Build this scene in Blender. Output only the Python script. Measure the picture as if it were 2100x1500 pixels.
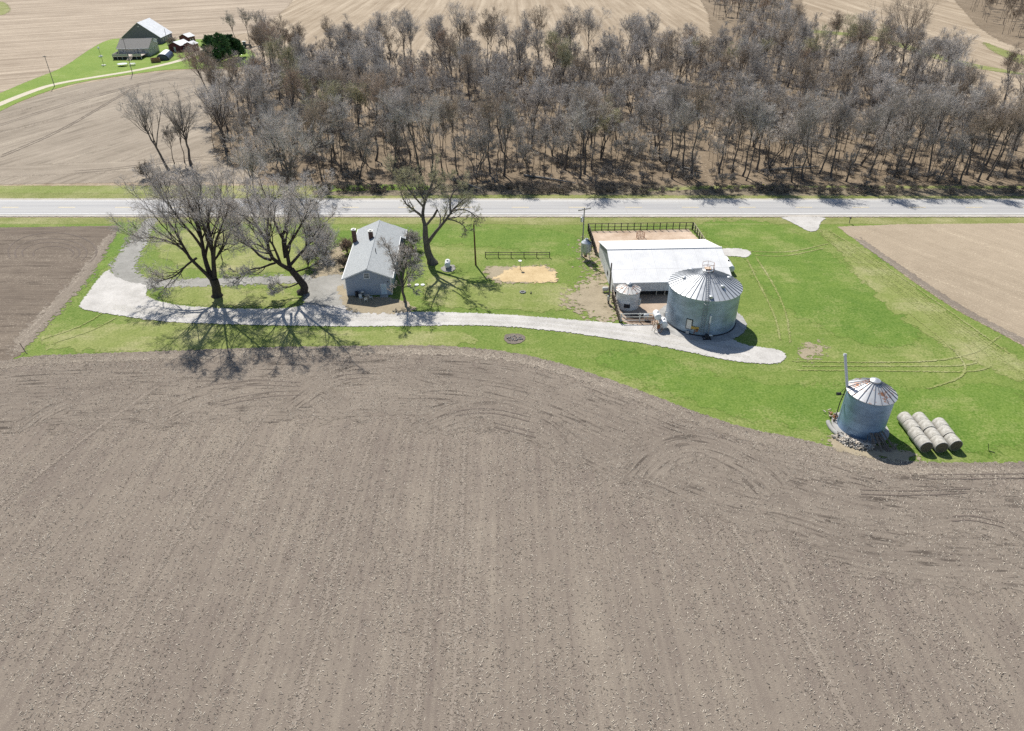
import bpy, math, random
import numpy as np
from mathutils import Vector, Matrix, geometry
rng = np.random.default_rng(7); random.seed(7)
S = bpy.context.scene
for o in list(bpy.data.objects): bpy.data.objects.remove(o)
COL = S.collection
R = math.radians
# ------------------------------------------------------------------ camera (drone, 55 m up, 33 degrees down)
F, TH, H = 1460.0, R(33.0), 55.0
cam_d = bpy.data.cameras.new("camera"); cam = bpy.data.objects.new("camera", cam_d); COL.objects.link(cam)
cam.location = (0, 0, H); cam.rotation_euler = (R(90) - TH, 0, 0)
cam_d.sensor_fit = 'HORIZONTAL'; cam_d.sensor_width = 36; cam_d.lens = 36 * F / 2100; cam_d.clip_end = 6000; cam_d.clip_start = 0.5
S.camera = cam
# ------------------------------------------------------------------ light
SUN_EL, SUN_AZ = R(49), R(-21.3)
w = bpy.data.worlds.new("World"); S.world = w; w.use_nodes = True
nt = w.node_tree; sky = nt.nodes.new('ShaderNodeTexSky'); sky.sky_type = 'NISHITA'; sky.sun_disc = False
sky.sun_elevation = SUN_EL; sky.sun_rotation = SUN_AZ; sky.air_density = 1.0; sky.dust_density = 0.6; sky.ozone_density = 1.0
nt.links.new(sky.outputs[0], nt.nodes['Background'].inputs[0]); nt.nodes['Background'].inputs[1].default_value = 0.085
sl = bpy.data.lights.new("sun", 'SUN'); sl.energy = 4.9; sl.angle = R(0.5); sl.color = (1, 0.95, 0.87)
so = bpy.data.objects.new("sun", sl); COL.objects.link(so); so.location = (0, 0, 200)
sd = Vector((-math.sin(SUN_AZ) * math.cos(SUN_EL), -math.cos(SUN_AZ) * math.cos(SUN_EL), -math.sin(SUN_EL)))
so.rotation_euler = sd.to_track_quat('-Z', 'Y').to_euler()
S.view_settings.view_transform = 'Standard'; S.view_settings.look = 'None'; S.view_settings.exposure = 0.33; S.view_settings.gamma = 1
S.view_settings.use_curve_mapping = False
S.cycles.max_bounces = 4; S.cycles.transparent_max_bounces = 12; S.cycles.use_denoising = False
S.cycles.caustics_reflective = False; S.cycles.caustics_refractive = False; S.cycles.sample_clamp_indirect = 3.0
S.cycles.diffuse_bounces = 2; S.cycles.glossy_bounces = 2

# ------------------------------------------------------------------ survey helper: a mark read off the aerial photo -> a point on the land at height z
_c, _s = math.cos(TH), math.sin(TH)
def G(px, py, z=0.0):
    u, v = px - 1050, py - 750
    d = (u, F * _c - v * _s, -F * _s - v * _c); t = (z - H) / d[2]
    return Vector((d[0] * t, d[1] * t, z))
def GY(px, py, Y):                     # the point seen at that mark in the vertical plane at distance Y
    u, v = px - 1050, py - 750
    d = (u, F * _c - v * _s, -F * _s - v * _c); t = Y / d[1]
    return Vector((d[0] * t, Y, H + d[2] * t))

# ------------------------------------------------------------------ object helpers
def tag(o, label=None, cat=None, group=None, kind=None):
    if label: o['label'] = label
    if cat: o['category'] = cat
    if group: o['group'] = group
    if kind: o['kind'] = kind
    return o
def empty(name, loc, rz=0.0, label=None, cat=None, group=None):
    o = bpy.data.objects.new(name, None); COL.objects.link(o); o.location = loc; o.rotation_euler = (0, 0, rz)
    o.empty_display_size = 0.3
    return tag(o, label, cat, group)
def link(name, me, mats, parent=None):
    for m in (mats if isinstance(mats, (list, tuple)) else [mats]):
        me.materials.append(m)
    o = bpy.data.objects.new(name, me); COL.objects.link(o)
    if parent: o.parent = parent
    return o
def tree_copy(root, loc, rz=None, sc=None):
    r = root.copy(); COL.objects.link(r); r.location = loc
    if rz is not None: r.rotation_euler = (0, 0, rz)
    if sc is not None: r.scale = sc
    for ch in list(root.children):
        c = ch.copy(); COL.objects.link(c); c.parent = r
        for g in list(ch.children):
            d = g.copy(); COL.objects.link(d); d.parent = c
    return r

class MB:
    def __init__(s): s.v = []; s.f = []; s.m = []; s.mi = 0
    def add(s, vs, fs):
        b = len(s.v); s.v += [tuple(x) for x in vs]
        for f in fs: s.f.append(tuple(i + b for i in f)); s.m.append(s.mi)
        return s
    def hexa(s, p):                    # 8 points: bottom 4 ccw, top 4 ccw
        return s.add(p, [(3, 2, 1, 0), (4, 5, 6, 7), (0, 1, 5, 4), (1, 2, 6, 5), (2, 3, 7, 6), (3, 0, 4, 7)])
    def box(s, x0, x1, y0, y1, z0, z1):
        return s.hexa([(x0, y0, z0), (x1, y0, z0), (x1, y1, z0), (x0, y1, z0), (x0, y0, z1), (x1, y0, z1), (x1, y1, z1), (x0, y1, z1)])
    def bar(s, a, b, w, h=None, up=(0, 0, 1)):
        a, b = Vector(a), Vector(b); h = h or w; t = (b - a).normalized(); up = Vector(up)
        if abs(t.dot(up)) > 0.95: up = Vector((0, 1, 0))
        x = t.cross(up).normalized() * w / 2; y = x.cross(t).normalized() * h / 2
        return s.hexa([a - x - y, a + x - y, a + x + y, a - x + y, b - x - y, b + x - y, b + x + y, b - x + y])
    def tube(s, pts, rad, k=10, cap=True):
        pts = [Vector(p) for p in pts]; n = len(pts)
        if not hasattr(rad, '__len__'): rad = [rad] * n
        vs = []; ref = None
        for i, p in enumerate(pts):
            t = (pts[min(i + 1, n - 1)] - pts[max(i - 1, 0)]).normalized()
            if ref is None: ref = Vector((0, 0, 1)) if abs(t.z) < 0.9 else Vector((1, 0, 0))
            u = t.cross(ref).normalized(); v = t.cross(u)
            for j in range(k):
                a = 2 * math.pi * j / k; vs.append(p + (u * math.cos(a) + v * math.sin(a)) * rad[i])
        fs = [(i * k + j, i * k + (j + 1) % k, (i + 1) * k + (j + 1) % k, (i + 1) * k + j) for i in range(n - 1) for j in range(k)]
        if cap: fs += [tuple(range(k))[::-1], tuple(range((n - 1) * k, n * k))]
        return s.add(vs, fs)
    def lathe(s, prof, k=32, c=(0, 0), cap=True):   # prof: (r,z) list going up
        n = len(prof); vs = [(c[0] + r * math.cos(2 * math.pi * j / k), c[1] + r * math.sin(2 * math.pi * j / k), z) for r, z in prof for j in range(k)]
        fs = [(i * k + j, i * k + (j + 1) % k, (i + 1) * k + (j + 1) % k, (i + 1) * k + j) for i in range(n - 1) for j in range(k)]
        if cap: fs += [tuple(range(k))[::-1], tuple(range((n - 1) * k, n * k))]
        return s.add(vs, fs)
    def build(s, name, mats, parent=None, smooth=False):
        me = bpy.data.meshes.new(name); me.from_pydata(s.v, [], s.f)
        if any(s.m): me.polygons.foreach_set('material_index', s.m)
        if smooth:
            me.polygons.foreach_set('use_smooth', [True] * len(s.f))
            me.set_sharp_from_angle(angle=R(35))
        me.update()
        return link(name, me, mats, parent)

# ------------------------------------------------------------------ materials
class NT:
    def __init__(s, name):
        s.mat = bpy.data.materials.new(name); s.mat.use_nodes = True; s.t = s.mat.node_tree
        s.b = s.t.nodes['Principled BSDF']; s.out = s.t.nodes['Material Output']
        s.co = s.t.nodes.new('ShaderNodeTexCoord').outputs['Object']; s._bump = None
    def n(s, typ, **kw):
        x = s.t.nodes.new('ShaderNode' + typ)
        for k, v in kw.items(): setattr(x, k, v)
        return x
    def l(s, a, b): s.t.links.new(a, b)
    def put(s, sock, val):
        if hasattr(val, 'is_output'): s.l(val, sock)
        else: sock.default_value = val
    def world(s):
        s.co = s.n('NewGeometry').outputs['Position']; return s
    def uv(s):
        a = s.n('Attribute', attribute_name='uvm'); s.co = a.outputs['Vector']; return s
    def mapped(s, scale=(1, 1, 1), rot=0.0, co=None):
        m = s.n('Mapping'); s.l(co or s.co, m.inputs[0]); m.inputs['Rotation'].default_value = (0, 0, rot); m.inputs['Scale'].default_value = scale
        return m.outputs[0]
    def noise(s, scale, detail=3, rough=0.55, co=None, dist=0.0):
        x = s.n('TexNoise'); s.l(co or s.co, x.inputs['Vector']); x.inputs['Scale'].default_value = scale
        x.inputs['Detail'].default_value = detail; x.inputs['Roughness'].default_value = rough; x.inputs['Distortion'].default_value = dist
        return x.outputs[0]
    def ramp(s, fac, lo, hi, a=0.0, b=1.0):
        x = s.n('MapRange'); s.l(fac, x.inputs[0]); x.inputs[1].default_value = lo; x.inputs[2].default_value = hi
        x.inputs[3].default_value = a; x.inputs[4].default_value = b; return x.outputs[0]
    def mix(s, f, a, b, blend='MIX'):
        x = s.n('Mix', data_type='RGBA', blend_type=blend); s.put(x.inputs[0], f); 
        for i, v in ((6, a), (7, b)):
            if hasattr(v, 'is_output'): s.l(v, x.inputs[i])
            else: x.inputs[i].default_value = (*v[:3], 1)
        return x.outputs[2]
    def math(s, op, a, b=0.0, c=None):
        x = s.n('Math', operation=op); s.put(x.inputs[0], a); s.put(x.inputs[1], b)
        if c is not None: s.put(x.inputs[2], c)
        return x.outputs[0]
    def attr(s, name):
        return s.n('Attribute', attribute_name=name).outputs['Fac']
    def bump(s, h, dist=0.05, strength=0.6):
        x = s.n('Bump'); s.l(h, x.inputs['Height']); x.inputs['Distance'].default_value = dist; x.inputs['Strength'].default_value = strength
        if s._bump: s.l(s._bump, x.inputs['Normal'])
        s._bump = x.outputs[0]; s.l(s._bump, s.b.inputs['Normal'])
    def fin(s, col, rough=0.85, metal=0.0, spec=0.3, edge=None):
        s.put(s.b.inputs['Base Color'], (*col, 1) if isinstance(col, tuple) else col); s.put(s.b.inputs['Roughness'], rough)
        s.b.inputs['Metallic'].default_value = metal; s.b.inputs['Specular IOR Level'].default_value = spec
        if edge:                        # ragged border: the sheet breaks up where attribute edge -> 0
            sc, det, amp = edge; pos = s.n('NewGeometry').outputs['Position']
            nz = s.noise(sc, det, 0.7, co=pos)
            a = s.math('MULTIPLY_ADD', nz, amp, -0.5 * amp); a = s.math('ADD', a, s.attr('edge'))
            a = s.ramp(a, 0.47, 0.53)
            tr = s.n('BsdfTransparent'); mx = s.n('MixShader'); s.l(a, mx.inputs[0]); s.l(tr.outputs[0], mx.inputs[1]); s.l(s.b.outputs[0], mx.inputs[2])
            s.l(mx.outputs[0], s.out.inputs[0])
        return s.mat

def simple(name, col, rough=0.7, metal=0.0, var=0.12, scale=3.0, bump=0.0, spec=0.3):
    m = NT(name); n = m.noise(scale, 4)
    c = m.mix(m.ramp(n, 0.3, 0.7), tuple(x * (1 - var) for x in col), tuple(min(1, x * (1 + var)) for x in col))
    if bump: m.bump(n, bump, 0.5)
    return m.fin(c, rough, metal, spec)

def soil_mat(name, a, b, straw, cover=0.5, uv=False, rot=0.0, row=0.76, rowamp=0.35, edge=(1.3, 4, 1.6), fine=5.0, furrow=0.0):
    m = NT(name); m.world()
    pos = m.co
    big = m.noise(0.035, 3, 0.6, co=pos); med = m.noise(0.35, 4, 0.6, co=pos); fn = m.noise(fine, 4, 0.75, co=pos)
    if uv: m.uv(); rc = m.mapped((0.09, 1, 1))
    else: rc = m.mapped((1, 0.03, 1), co=m.mapped((1, 1, 1), rot, co=pos))
    rows = m.noise(1 / row, 2, 0.6, co=rc); wide = m.noise(0.22, 3, 0.6, co=rc)
    f = m.math('ADD', m.math('MULTIPLY', big, 0.5), m.math('MULTIPLY', med, 0.35)); f = m.math('ADD', f, m.math('MULTIPLY', rows, rowamp))
    f = m.math('ADD', f, m.math('MULTIPLY', wide, rowamp * (0.8 if row > 1.2 else 0.4)))
    if row < 1.2:                      # drill rows, a little irregular
        sx = m.n('SeparateXYZ'); m.l(m.co if uv else m.mapped((1, 1, 1), rot, co=pos), sx.inputs[0]); ph = m.math('MULTIPLY_ADD', m.noise(0.5, 3, co=pos), 1.2, sx.outputs[1 if uv else 0])
        f = m.math('ADD', f, m.math('MULTIPLY', m.math('SINE', m.math('MULTIPLY', ph, 2 * math.pi / 0.76)), 0.035))
    mid = 0.5 * (0.85 + rowamp * (1.8 if row > 1.2 else 1.4))
    col = m.mix(m.ramp(f, mid - 0.22, mid + 0.22), a, b)
    # straw flecks lying on the soil, denser in some passes
    vo = m.n('TexVoronoi'); m.l(m.mapped((1, 0.55, 1), 0.7, co=pos), vo.inputs['Vector']); vo.inputs['Scale'].default_value = fine * 0.9
    fl = m.ramp(m.math('ADD', fn, m.math('MULTIPLY', m.math('SUBTRACT', wide, 0.5), 0.5 if row > 1.2 else 0.25)), 0.66 - cover * 0.16, 0.74 - cover * 0.12)
    col = m.mix(m.math('MULTIPLY', fl, 0.75), col, straw)
    dk = m.ramp(m.noise(fine * 1.3, 3, 0.8, co=m.mapped((1, 1, 1), 1.1, co=pos)), 0.42, 0.3)
    col = m.mix(m.math('MULTIPLY', dk, 0.5), col, tuple(x * 0.5 for x in a))
    if furrow:
        dr = m.ramp(m.noise(1 / row, 1, 0.5, co=m.mapped((0.14, 1, 1), co=rc) if False else rc), 0.44, 0.37); dr = m.math('MULTIPLY', dr, m.ramp(m.noise(0.16, 3, co=pos), 0.46, 0.58))
        col = m.mix(m.math('MULTIPLY', dr, furrow), col, tuple(x * 0.55 for x in a))
    m.bump(fn, 0.10, 0.7); m.bump(rows, 0.08, 0.5)
    return m.fin(col, 0.95, 0, 0.1, edge)

def grass_mat(name, a, b, dry, dryness=0.5, edge=(2.0, 4, 1.4), streak=None):
    m = NT(name); m.world()
    big = m.noise(0.055, 3, 0.6); med = m.noise(0.45, 4, 0.65, dist=0.6); fn = m.noise(3.5, 4, 0.8)
    st = m.noise(0.35, 3, 0.6, co=m.mapped((0.12, 1.6, 1)))
    f = m.math('ADD', m.math('MULTIPLY', big, 0.45), m.math('MULTIPLY', med, 0.55))
    col = m.mix(m.ramp(f, 0.36, 0.66), a, b)
    d = m.math('ADD', m.math('MULTIPLY', m.noise(0.11, 4, 0.65), 0.6), m.math('MULTIPLY', fn, 0.3)); d = m.math('ADD', d, m.math('MULTIPLY', st, 0.22))
    col = m.mix(m.ramp(d, 0.66 - dryness * 0.2, 0.80 - dryness * 0.1), col, dry)
    col = m.mix(m.ramp(fn, 0.32, 0.68, 0.0, 1.0), m.mix(0.30, col, (0.02, 0.05, 0.0)), m.mix(0.25, col, (0.50, 0.50, 0.20)))
    m.bump(fn, 0.12, 0.6)
    return m.fin(col, 0.9, 0, 0.12, edge)

def gravel_mat(name, a, b, edge=(2.5, 4, 1.5), patch=0.35, scale=6.0):
    m = NT(name); m.world()
    f = m.math('ADD', m.math('MULTIPLY', m.noise(0.25, 4, 0.7), patch), m.math('MULTIPLY', m.noise(scale, 4, 0.8), 1 - patch))
    col = m.mix(m.ramp(f, 0.36, 0.64), a, b); m.bump(m.noise(scale, 4, 0.8), 0.04, 0.5)
    return m.fin(col, 0.95, 0, 0.15, edge)

M = {}
M['far_field'] = soil_mat('stubble', (0.27, 0.21, 0.145), (0.41, 0.335, 0.245), (0.58, 0.49, 0.37), 0.6, row=2.0, rowamp=0.8, edge=None, fine=2.0)
M['far_field_angled'] = soil_mat('stubble_angled', (0.27, 0.215, 0.16), (0.44, 0.365, 0.28), (0.60, 0.51, 0.40), 0.5, rot=R(62), row=4.0, rowamp=0.9, edge=(0.6, 4, 1.2), fine=1.6)
M['low_field'] = soil_mat('grey_field', (0.235, 0.198, 0.155), (0.35, 0.30, 0.24), (0.50, 0.44, 0.34), 0.4, uv=True, row=1.6, rowamp=0.7, edge=(0.8, 4, 1.3), fine=2.4, furrow=0.3)
M['soil'] = soil_mat('tilled_soil', (0.18, 0.148, 0.125), (0.285, 0.243, 0.195), (0.56, 0.49, 0.40), 0.36, row=0.76, rowamp=0.45, fine=8.0)
M['headland'] = soil_mat('tilled_soil_curved', (0.17, 0.141, 0.117), (0.27, 0.230, 0.187), (0.56, 0.49, 0.40), 0.36, uv=True, row=0.45, rowamp=0.45, edge=(0.35, 5, 2.0), furrow=0.85, fine=8.0)
M['dark_soil'] = soil_mat('dark_soil', (0.125, 0.10, 0.08), (0.225, 0.185, 0.145), (0.56, 0.49, 0.39), 0.5, uv=True, row=0.9, rowamp=0.45, furrow=0.4)
M['residue_edge'] = soil_mat('residue_edge', (0.185, 0.155, 0.125), (0.285, 0.243, 0.197), (0.66, 0.58, 0.47), 0.6, uv=True, row=0.8, rowamp=0.4, edge=(1.2, 5, 2.2))
M['right_field'] = soil_mat('pale_field', (0.29, 0.235, 0.17), (0.42, 0.345, 0.255), (0.62, 0.53, 0.39), 0.55, rot=R(-32), row=1.0, rowamp=0.35, fine=4.0)
M['lawn'] = grass_mat('lawn', (0.085, 0.168, 0.018), (0.168, 0.235, 0.046), (0.31, 0.31, 0.13), 0.5)
M['lawn_green'] = grass_mat('lawn_green', (0.058, 0.155, 0.010), (0.13, 0.225, 0.028), (0.29, 0.30, 0.115), 0.45, edge=(0.35, 5, 1.5))
M['lawn_dry'] = grass_mat('lawn_dry', (0.16, 0.215, 0.045), (0.26, 0.285, 0.10), (0.40, 0.36, 0.21), 0.6, edge=(0.5, 5, 1.6))
M['verge'] = grass_mat('verge', (0.15, 0.185, 0.045), (0.25, 0.255, 0.10), (0.40, 0.36, 0.21), 0.6, edge=(1.0, 4, 1.5))
M['far_grass'] = grass_mat('far_grass', (0.115, 0.225, 0.018), (0.20, 0.30, 0.045), (0.30, 0.335, 0.12), 0.35)
M['leaf_litter'] = soil_mat('leaf_litter', (0.13, 0.10, 0.068), (0.28, 0.22, 0.155), (0.46, 0.37, 0.27), 0.5, row=3, rowamp=0.1, edge=(0.4, 4, 1.5), fine=1.7)
M['ditch'] = soil_mat('ditch_brush', (0.13, 0.11, 0.08), (0.30, 0.25, 0.175), (0.46, 0.40, 0.29), 0.6, row=3, rowamp=0.1, edge=(0.9, 4, 1.5), fine=3.0)
M['gravel'] = gravel_mat('white_gravel', (0.38, 0.365, 0.34), (0.60, 0.58, 0.55), edge=(2.6, 5, 1.7), patch=0.5, scale=4.5)
M['grey_gravel'] = gravel_mat('grey_gravel', (0.22, 0.215, 0.195), (0.38, 0.37, 0.345), edge=(1.2, 5, 2.2), patch=0.55)
M['lane'] = gravel_mat('lane', (0.36, 0.345, 0.315), (0.56, 0.54, 0.50), edge=(4.0, 5, 4.0), patch=0.5)
M['shoulder'] = gravel_mat('shoulder', (0.38, 0.35, 0.31), (0.53, 0.50, 0.45), patch=0.6)
M['far_drive'] = gravel_mat('far_drive', (0.46, 0.41, 0.32), (0.62, 0.56, 0.45))
M['dirt'] = gravel_mat('bare_dirt', (0.28, 0.22, 0.15), (0.48, 0.39, 0.28), edge=(0.8, 5, 1.7), patch=0.5, scale=3)
M['dirt_soft'] = gravel_mat('dirt_soft', (0.25, 0.21, 0.145), (0.40, 0.34, 0.24), edge=(0.9, 6, 2.6), patch=0.5, scale=3)
M['pen_dirt'] = gravel_mat('pen_dirt', (0.36, 0.26, 0.18), (0.62, 0.50, 0.39), patch=0.7)
M['yard_dirt'] = gravel_mat('yard_dirt', (0.33, 0.25, 0.19), (0.50, 0.40, 0.31), edge=(1.0, 5, 1.5), patch=0.6)
M['muck'] = gravel_mat('muck', (0.06, 0.042, 0.032), (0.14, 0.105, 0.08))
M['straw'] = gravel_mat('straw_mulch', (0.40, 0.29, 0.15), (0.66, 0.52, 0.31), edge=(1.0, 5, 2.4), patch=0.5)
M['ash'] = gravel_mat('ash', (0.08, 0.07, 0.06), (0.27, 0.23, 0.19), edge=(3, 4, 1.2))
M['dust'] = gravel_mat('dry_patch', (0.42, 0.34, 0.22), (0.56, 0.47, 0.33), edge=(0.9, 5, 1.9), patch=0.5)
M['track'] = grass_mat('track', (0.20, 0.245, 0.065), (0.28, 0.305, 0.11), (0.42, 0.40, 0.23), 0.6, edge=(3.0, 5, 4.5))
M['rut'] = gravel_mat('rut', (0.11, 0.09, 0.075), (0.20, 0.165, 0.14), edge=(1.3, 5, 2.6))
M['far_rut'] = gravel_mat('far_rut', (0.14, 0.115, 0.09), (0.22, 0.185, 0.15), edge=(0.6, 5, 2.6))
M['pale_rut'] = gravel_mat('pale_rut', (0.20, 0.168, 0.138), (0.295, 0.25, 0.205), edge=(5.0, 6, 5.0))
# concrete road with slightly darker wheel lanes and joints
m = NT('road'); m.world(); sep = m.n('SeparateXYZ'); m.l(m.co, sep.inputs[0])
n1 = m.noise(0.5, 4, co=m.mapped((0.04, 1.4, 1))); n2 = m.noise(5, 3, 0.7)
col = m.mix(m.ramp(m.math('ADD', m.math('MULTIPLY', n1, 0.7), m.math('MULTIPLY', n2, 0.3)), 0.35, 0.65), (0.33, 0.33, 0.335), (0.44, 0.435, 0.42))
jx = m.math('PINGPONG', sep.outputs[0], 6.1); col = m.mix(m.ramp(jx, 0.09, 0.05), col, (0.36, 0.35, 0.34))
cr = m.noise(0.9, 5, 0.8, dist=1.5); col = m.mix(m.ramp(m.math('ABSOLUTE', m.math('SUBTRACT', cr, 0.5)), 0.006, 0.0), col, (0.33, 0.32, 0.31))
M['road'] = m.fin(col, 0.8, 0, 0.3)
M['line_white'] = simple('line_white', (0.78, 0.78, 0.76), 0.7, var=0.1, scale=1.5)
M['line_yellow'] = simple('line_yellow', (0.74, 0.60, 0.30), 0.7, var=0.15, scale=1.0)
M['concrete'] = simple('concrete', (0.36, 0.355, 0.34), 0.85, var=0.22, scale=0.9, bump=0.01)
M['white_paint'] = simple('white_paint', (0.75, 0.76, 0.77), 0.45, var=0.06)
M['white_dirty'] = simple('white_dirty', (0.66, 0.66, 0.62), 0.6, var=0.22, scale=1.6)
M['dark'] = simple('dark', (0.03, 0.03, 0.035), 0.6)
M['black_metal'] = simple('black_metal', (0.05, 0.05, 0.055), 0.4, 0.4)
M['rust'] = simple('rust', (0.30, 0.13, 0.06), 0.85, var=0.4)
M['old_wood'] = simple('old_wood', (0.17, 0.14, 0.115), 0.9, var=0.35, scale=5)
M['pale_wood'] = simple('pale_wood', (0.46, 0.40, 0.33), 0.9, var=0.3, scale=5)
M['pole_wood'] = simple('pole_wood', (0.14, 0.075, 0.045), 0.9, var=0.3, scale=5)
M['grey_pole'] = simple('grey_pole', (0.26, 0.25, 0.23), 0.9, var=0.25, scale=5)
M['brick'] = simple('brick', (0.14, 0.085, 0.07), 0.9, var=0.35, scale=8)
M['galv'] = simple('galvanised', (0.52, 0.54, 0.56), 0.42, 0.55, var=0.1, scale=2)
M['yellow'] = simple('yellow', (0.55, 0.36, 0.08), 0.6, var=0.2)
M['glass'] = simple('glass', (0.12, 0.15, 0.17), 0.12, var=0.2, spec=0.6)
M['bale'] = None
m = NT('bale'); n = m.noise(3.0, 5, 0.75); st = m.noise(1.2, 4, 0.7, co=m.mapped((1, 9, 1)))
sp = m.n('SeparateXYZ'); m.l(m.co, sp.inputs[0])
col = m.mix(m.ramp(m.math('ADD', m.math('MULTIPLY', n, 0.5), m.math('MULTIPLY', st, 0.5)), 0.38, 0.62), (0.29, 0.275, 0.235), (0.60, 0.58, 0.53)); m.bump(m.noise(14, 4, 0.8), 0.05, 0.7)
M['bale'] = m.fin(col, 0.95, 0, 0.1)
m = NT('bale_end'); n = m.noise(9, 5, 0.8); rg = m.n('TexWave', wave_type='RINGS', rings_direction='Y'); m.l(m.co, rg.inputs[0]); rg.inputs['Scale'].default_value = 3.2; rg.inputs['Distortion'].default_value = 3
col = m.mix(m.math('MULTIPLY', n, rg.outputs[1]), (0.10, 0.085, 0.06), (0.30, 0.255, 0.18)); m.bump(n, 0.06, 0.8)
M['bale_end'] = m.fin(col, 0.95, 0, 0.1)

def sheet_metal(name, col, axis='x', pitch=0.35, metal=0.5, rough=0.42, stains=(0.4, 0.36, 0.3), stain=0.25, rib=0.15, seams=None, rust=None, radius=None, streak=0.2, ribd=0.02):
    m = NT(name); sp = m.n('SeparateXYZ'); m.l(m.co, sp.inputs[0]); X, Y, Z = sp.outputs
    if axis == 'z': c = Z
    elif axis == 'y': c = Y
    else: c = X
    wv = m.math('SINE', m.math('MULTIPLY', c, 2 * math.pi / pitch)); 
    n = m.noise(0.5, 4, 0.65); n2 = m.noise(1.6, 5, 0.7, co=m.mapped((1.5, 1.5, 0.25)))
    base = m.mix(m.ramp(n, 0.3, 0.7), tuple(x * 0.9 for x in col), tuple(min(1, x * 1.06) for x in col))
    if radius:                         # curved wall: staggered sheets around the ring
        a = m.math('MULTIPLY', m.math('ARCTAN2', Y, X), radius); cx = m.n('CombineXYZ'); m.l(a, cx.inputs[0]); m.l(Z, cx.inputs[1])
        br = m.n('TexBrick'); m.l(cx.outputs[0], br.inputs[0]); br.inputs['Scale'].default_value = 1.0; br.inputs['Brick Width'].default_value = 2.8; br.inputs['Row Height'].default_value = 1.1
        br.inputs['Mortar Size'].default_value = 0.02; br.inputs['Color1'].default_value = (0.82, 0.82, 0.82, 1); br.inputs['Color2'].default_value = (1.08, 1.08, 1.08, 1); br.inputs['Mortar'].default_value = (0.7, 0.7, 0.7, 1)
        base = m.mix(1.0, base, br.outputs[0], 'MULTIPLY')
        n2 = m.noise(0.9, 5, 0.7, co=m.mapped((1, 1, 0.35)))
        base = m.mix(m.ramp(m.noise(0.6, 3, 0.6, co=m.mapped((1, 1, 2.2))), 0.42, 0.62, 0, 0.5), base, tuple(min(1, x * 1.35) for x in col))
    if seams:
        sx, sy = seams
        if sy: base = m.mix(m.ramp(m.math('PINGPONG', Y, sy), 0.05, 0.03), base, tuple(x * 0.72 for x in col))
        if sx: base = m.mix(m.ramp(m.math('PINGPONG', X, sx), 0.035, 0.02), base, tuple(x * 0.8 for x in col))
    base = m.mix(m.ramp(n2, 0.52, 0.72, 0, stain), base, stains)
    if rust:
        amt, sc = rust; rn = m.noise(sc, 5, 0.75)
        base = m.mix(m.ramp(rn, 0.66 - amt, 0.72 - amt), base, m.mix(m.noise(6, 3), (0.30, 0.11, 0.05), (0.45, 0.25, 0.15)))
    m.bump(wv, ribd, rib * (0.25 if radius else 1))
    return m.fin(base, m.ramp(n, 0.3, 0.7, rough * 0.85, rough * 1.2), metal, 0.4)
M['bin_wall'] = sheet_metal('bin_wall', (0.33, 0.42, 0.51), 'z', 0.3, 0.4, 0.45, radius=5.35, stain=0.25, stains=(0.32, 0.34, 0.36))  # blue of sky light on the shaded wall is put into this base
M['rib_metal'] = simple('rib_metal', (0.26, 0.28, 0.31), 0.5, 0.3)  # darker than the roof: shadow side of the ribs put into the colour
M['small_bin_wall'] = sheet_metal('small_bin_wall', (0.24, 0.36, 0.52), 'z', 0.3, 0.35, 0.42, radius=2.7, stain=0.1, stains=(0.36, 0.37, 0.38))  # bluer still: sky-lit shade painted into the steel colour
M['bin_roof'] = sheet_metal('bin_roof', (0.58, 0.60, 0.62), 'z', 5, 0.35, 0.45, stain=0.2, rib=0.05)
M['rusty_roof'] = sheet_metal('rusty_roof', (0.60, 0.61, 0.62), 'z', 5, 0.3, 0.5, stain=0.3, rib=0.05, rust=(0.115, 1.1))
M['white_rusty'] = sheet_metal('white_rusty', (0.70, 0.68, 0.64), 'z', 5, 0.1, 0.55, stain=0.35, stains=(0.5, 0.4, 0.3), rib=0.05, rust=(0.12, 1.6))
M['white_bin'] = sheet_metal('white_bin', (0.66, 0.67, 0.68), 'z', 0.3, 0.1, 0.5, radius=1.85, stain=0.35, stains=(0.42, 0.42, 0.40))
M['barn_roof'] = sheet_metal('barn_roof', (0.77, 0.77, 0.765), 'x', 0.3, 0.0, 0.5, stain=0.22, stains=(0.56, 0.50, 0.44), seams=(1.85, 2.45), rust=(-0.03, 0.8), ribd=0.012)
M['barn_wall'] = sheet_metal('barn_wall', (0.74, 0.75, 0.76), 'x', 0.22, 0.1, 0.55, stain=0.6, stains=(0.30, 0.28, 0.24), rib=0.7)
M['barn_side'] = sheet_metal('barn_side', (0.70, 0.71, 0.72), 'y', 0.22, 0.1, 0.55, stain=0.4, stains=(0.36, 0.34, 0.30), rib=0.7)
M['gable_metal'] = sheet_metal('gable_metal', (0.27, 0.30, 0.34), 'y', 0.22, 0.3, 0.5, stain=0.1)
M['hopper'] = sheet_metal('hopper', (0.50, 0.53, 0.56), 'z', 0.3, 0.45, 0.42, stain=0.1)
M['siding'] = sheet_metal('siding', (0.32, 0.37, 0.45), 'z', 0.26, 0.0, 0.6, stain=0.05, rib=0.2)
M['cream_siding'] = sheet_metal('cream_siding', (0.52, 0.50, 0.44), 'z', 0.14, 0.0, 0.6, stain=0.05)
M['grey_boards'] = sheet_metal('grey_boards', (0.20, 0.19, 0.21), 'x', 0.3, 0.0, 0.9, stain=0.6, stains=(0.26, 0.26, 0.26))
M['maroon'] = sheet_metal('maroon', (0.16, 0.04, 0.05), 'x', 0.3, 0.0, 0.7, stain=0.1)
M['white_metal_roof'] = sheet_metal('white_metal_roof', (0.72, 0.73, 0.74), 'x', 0.3, 0.0, 0.5, stain=0.1)
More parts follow.
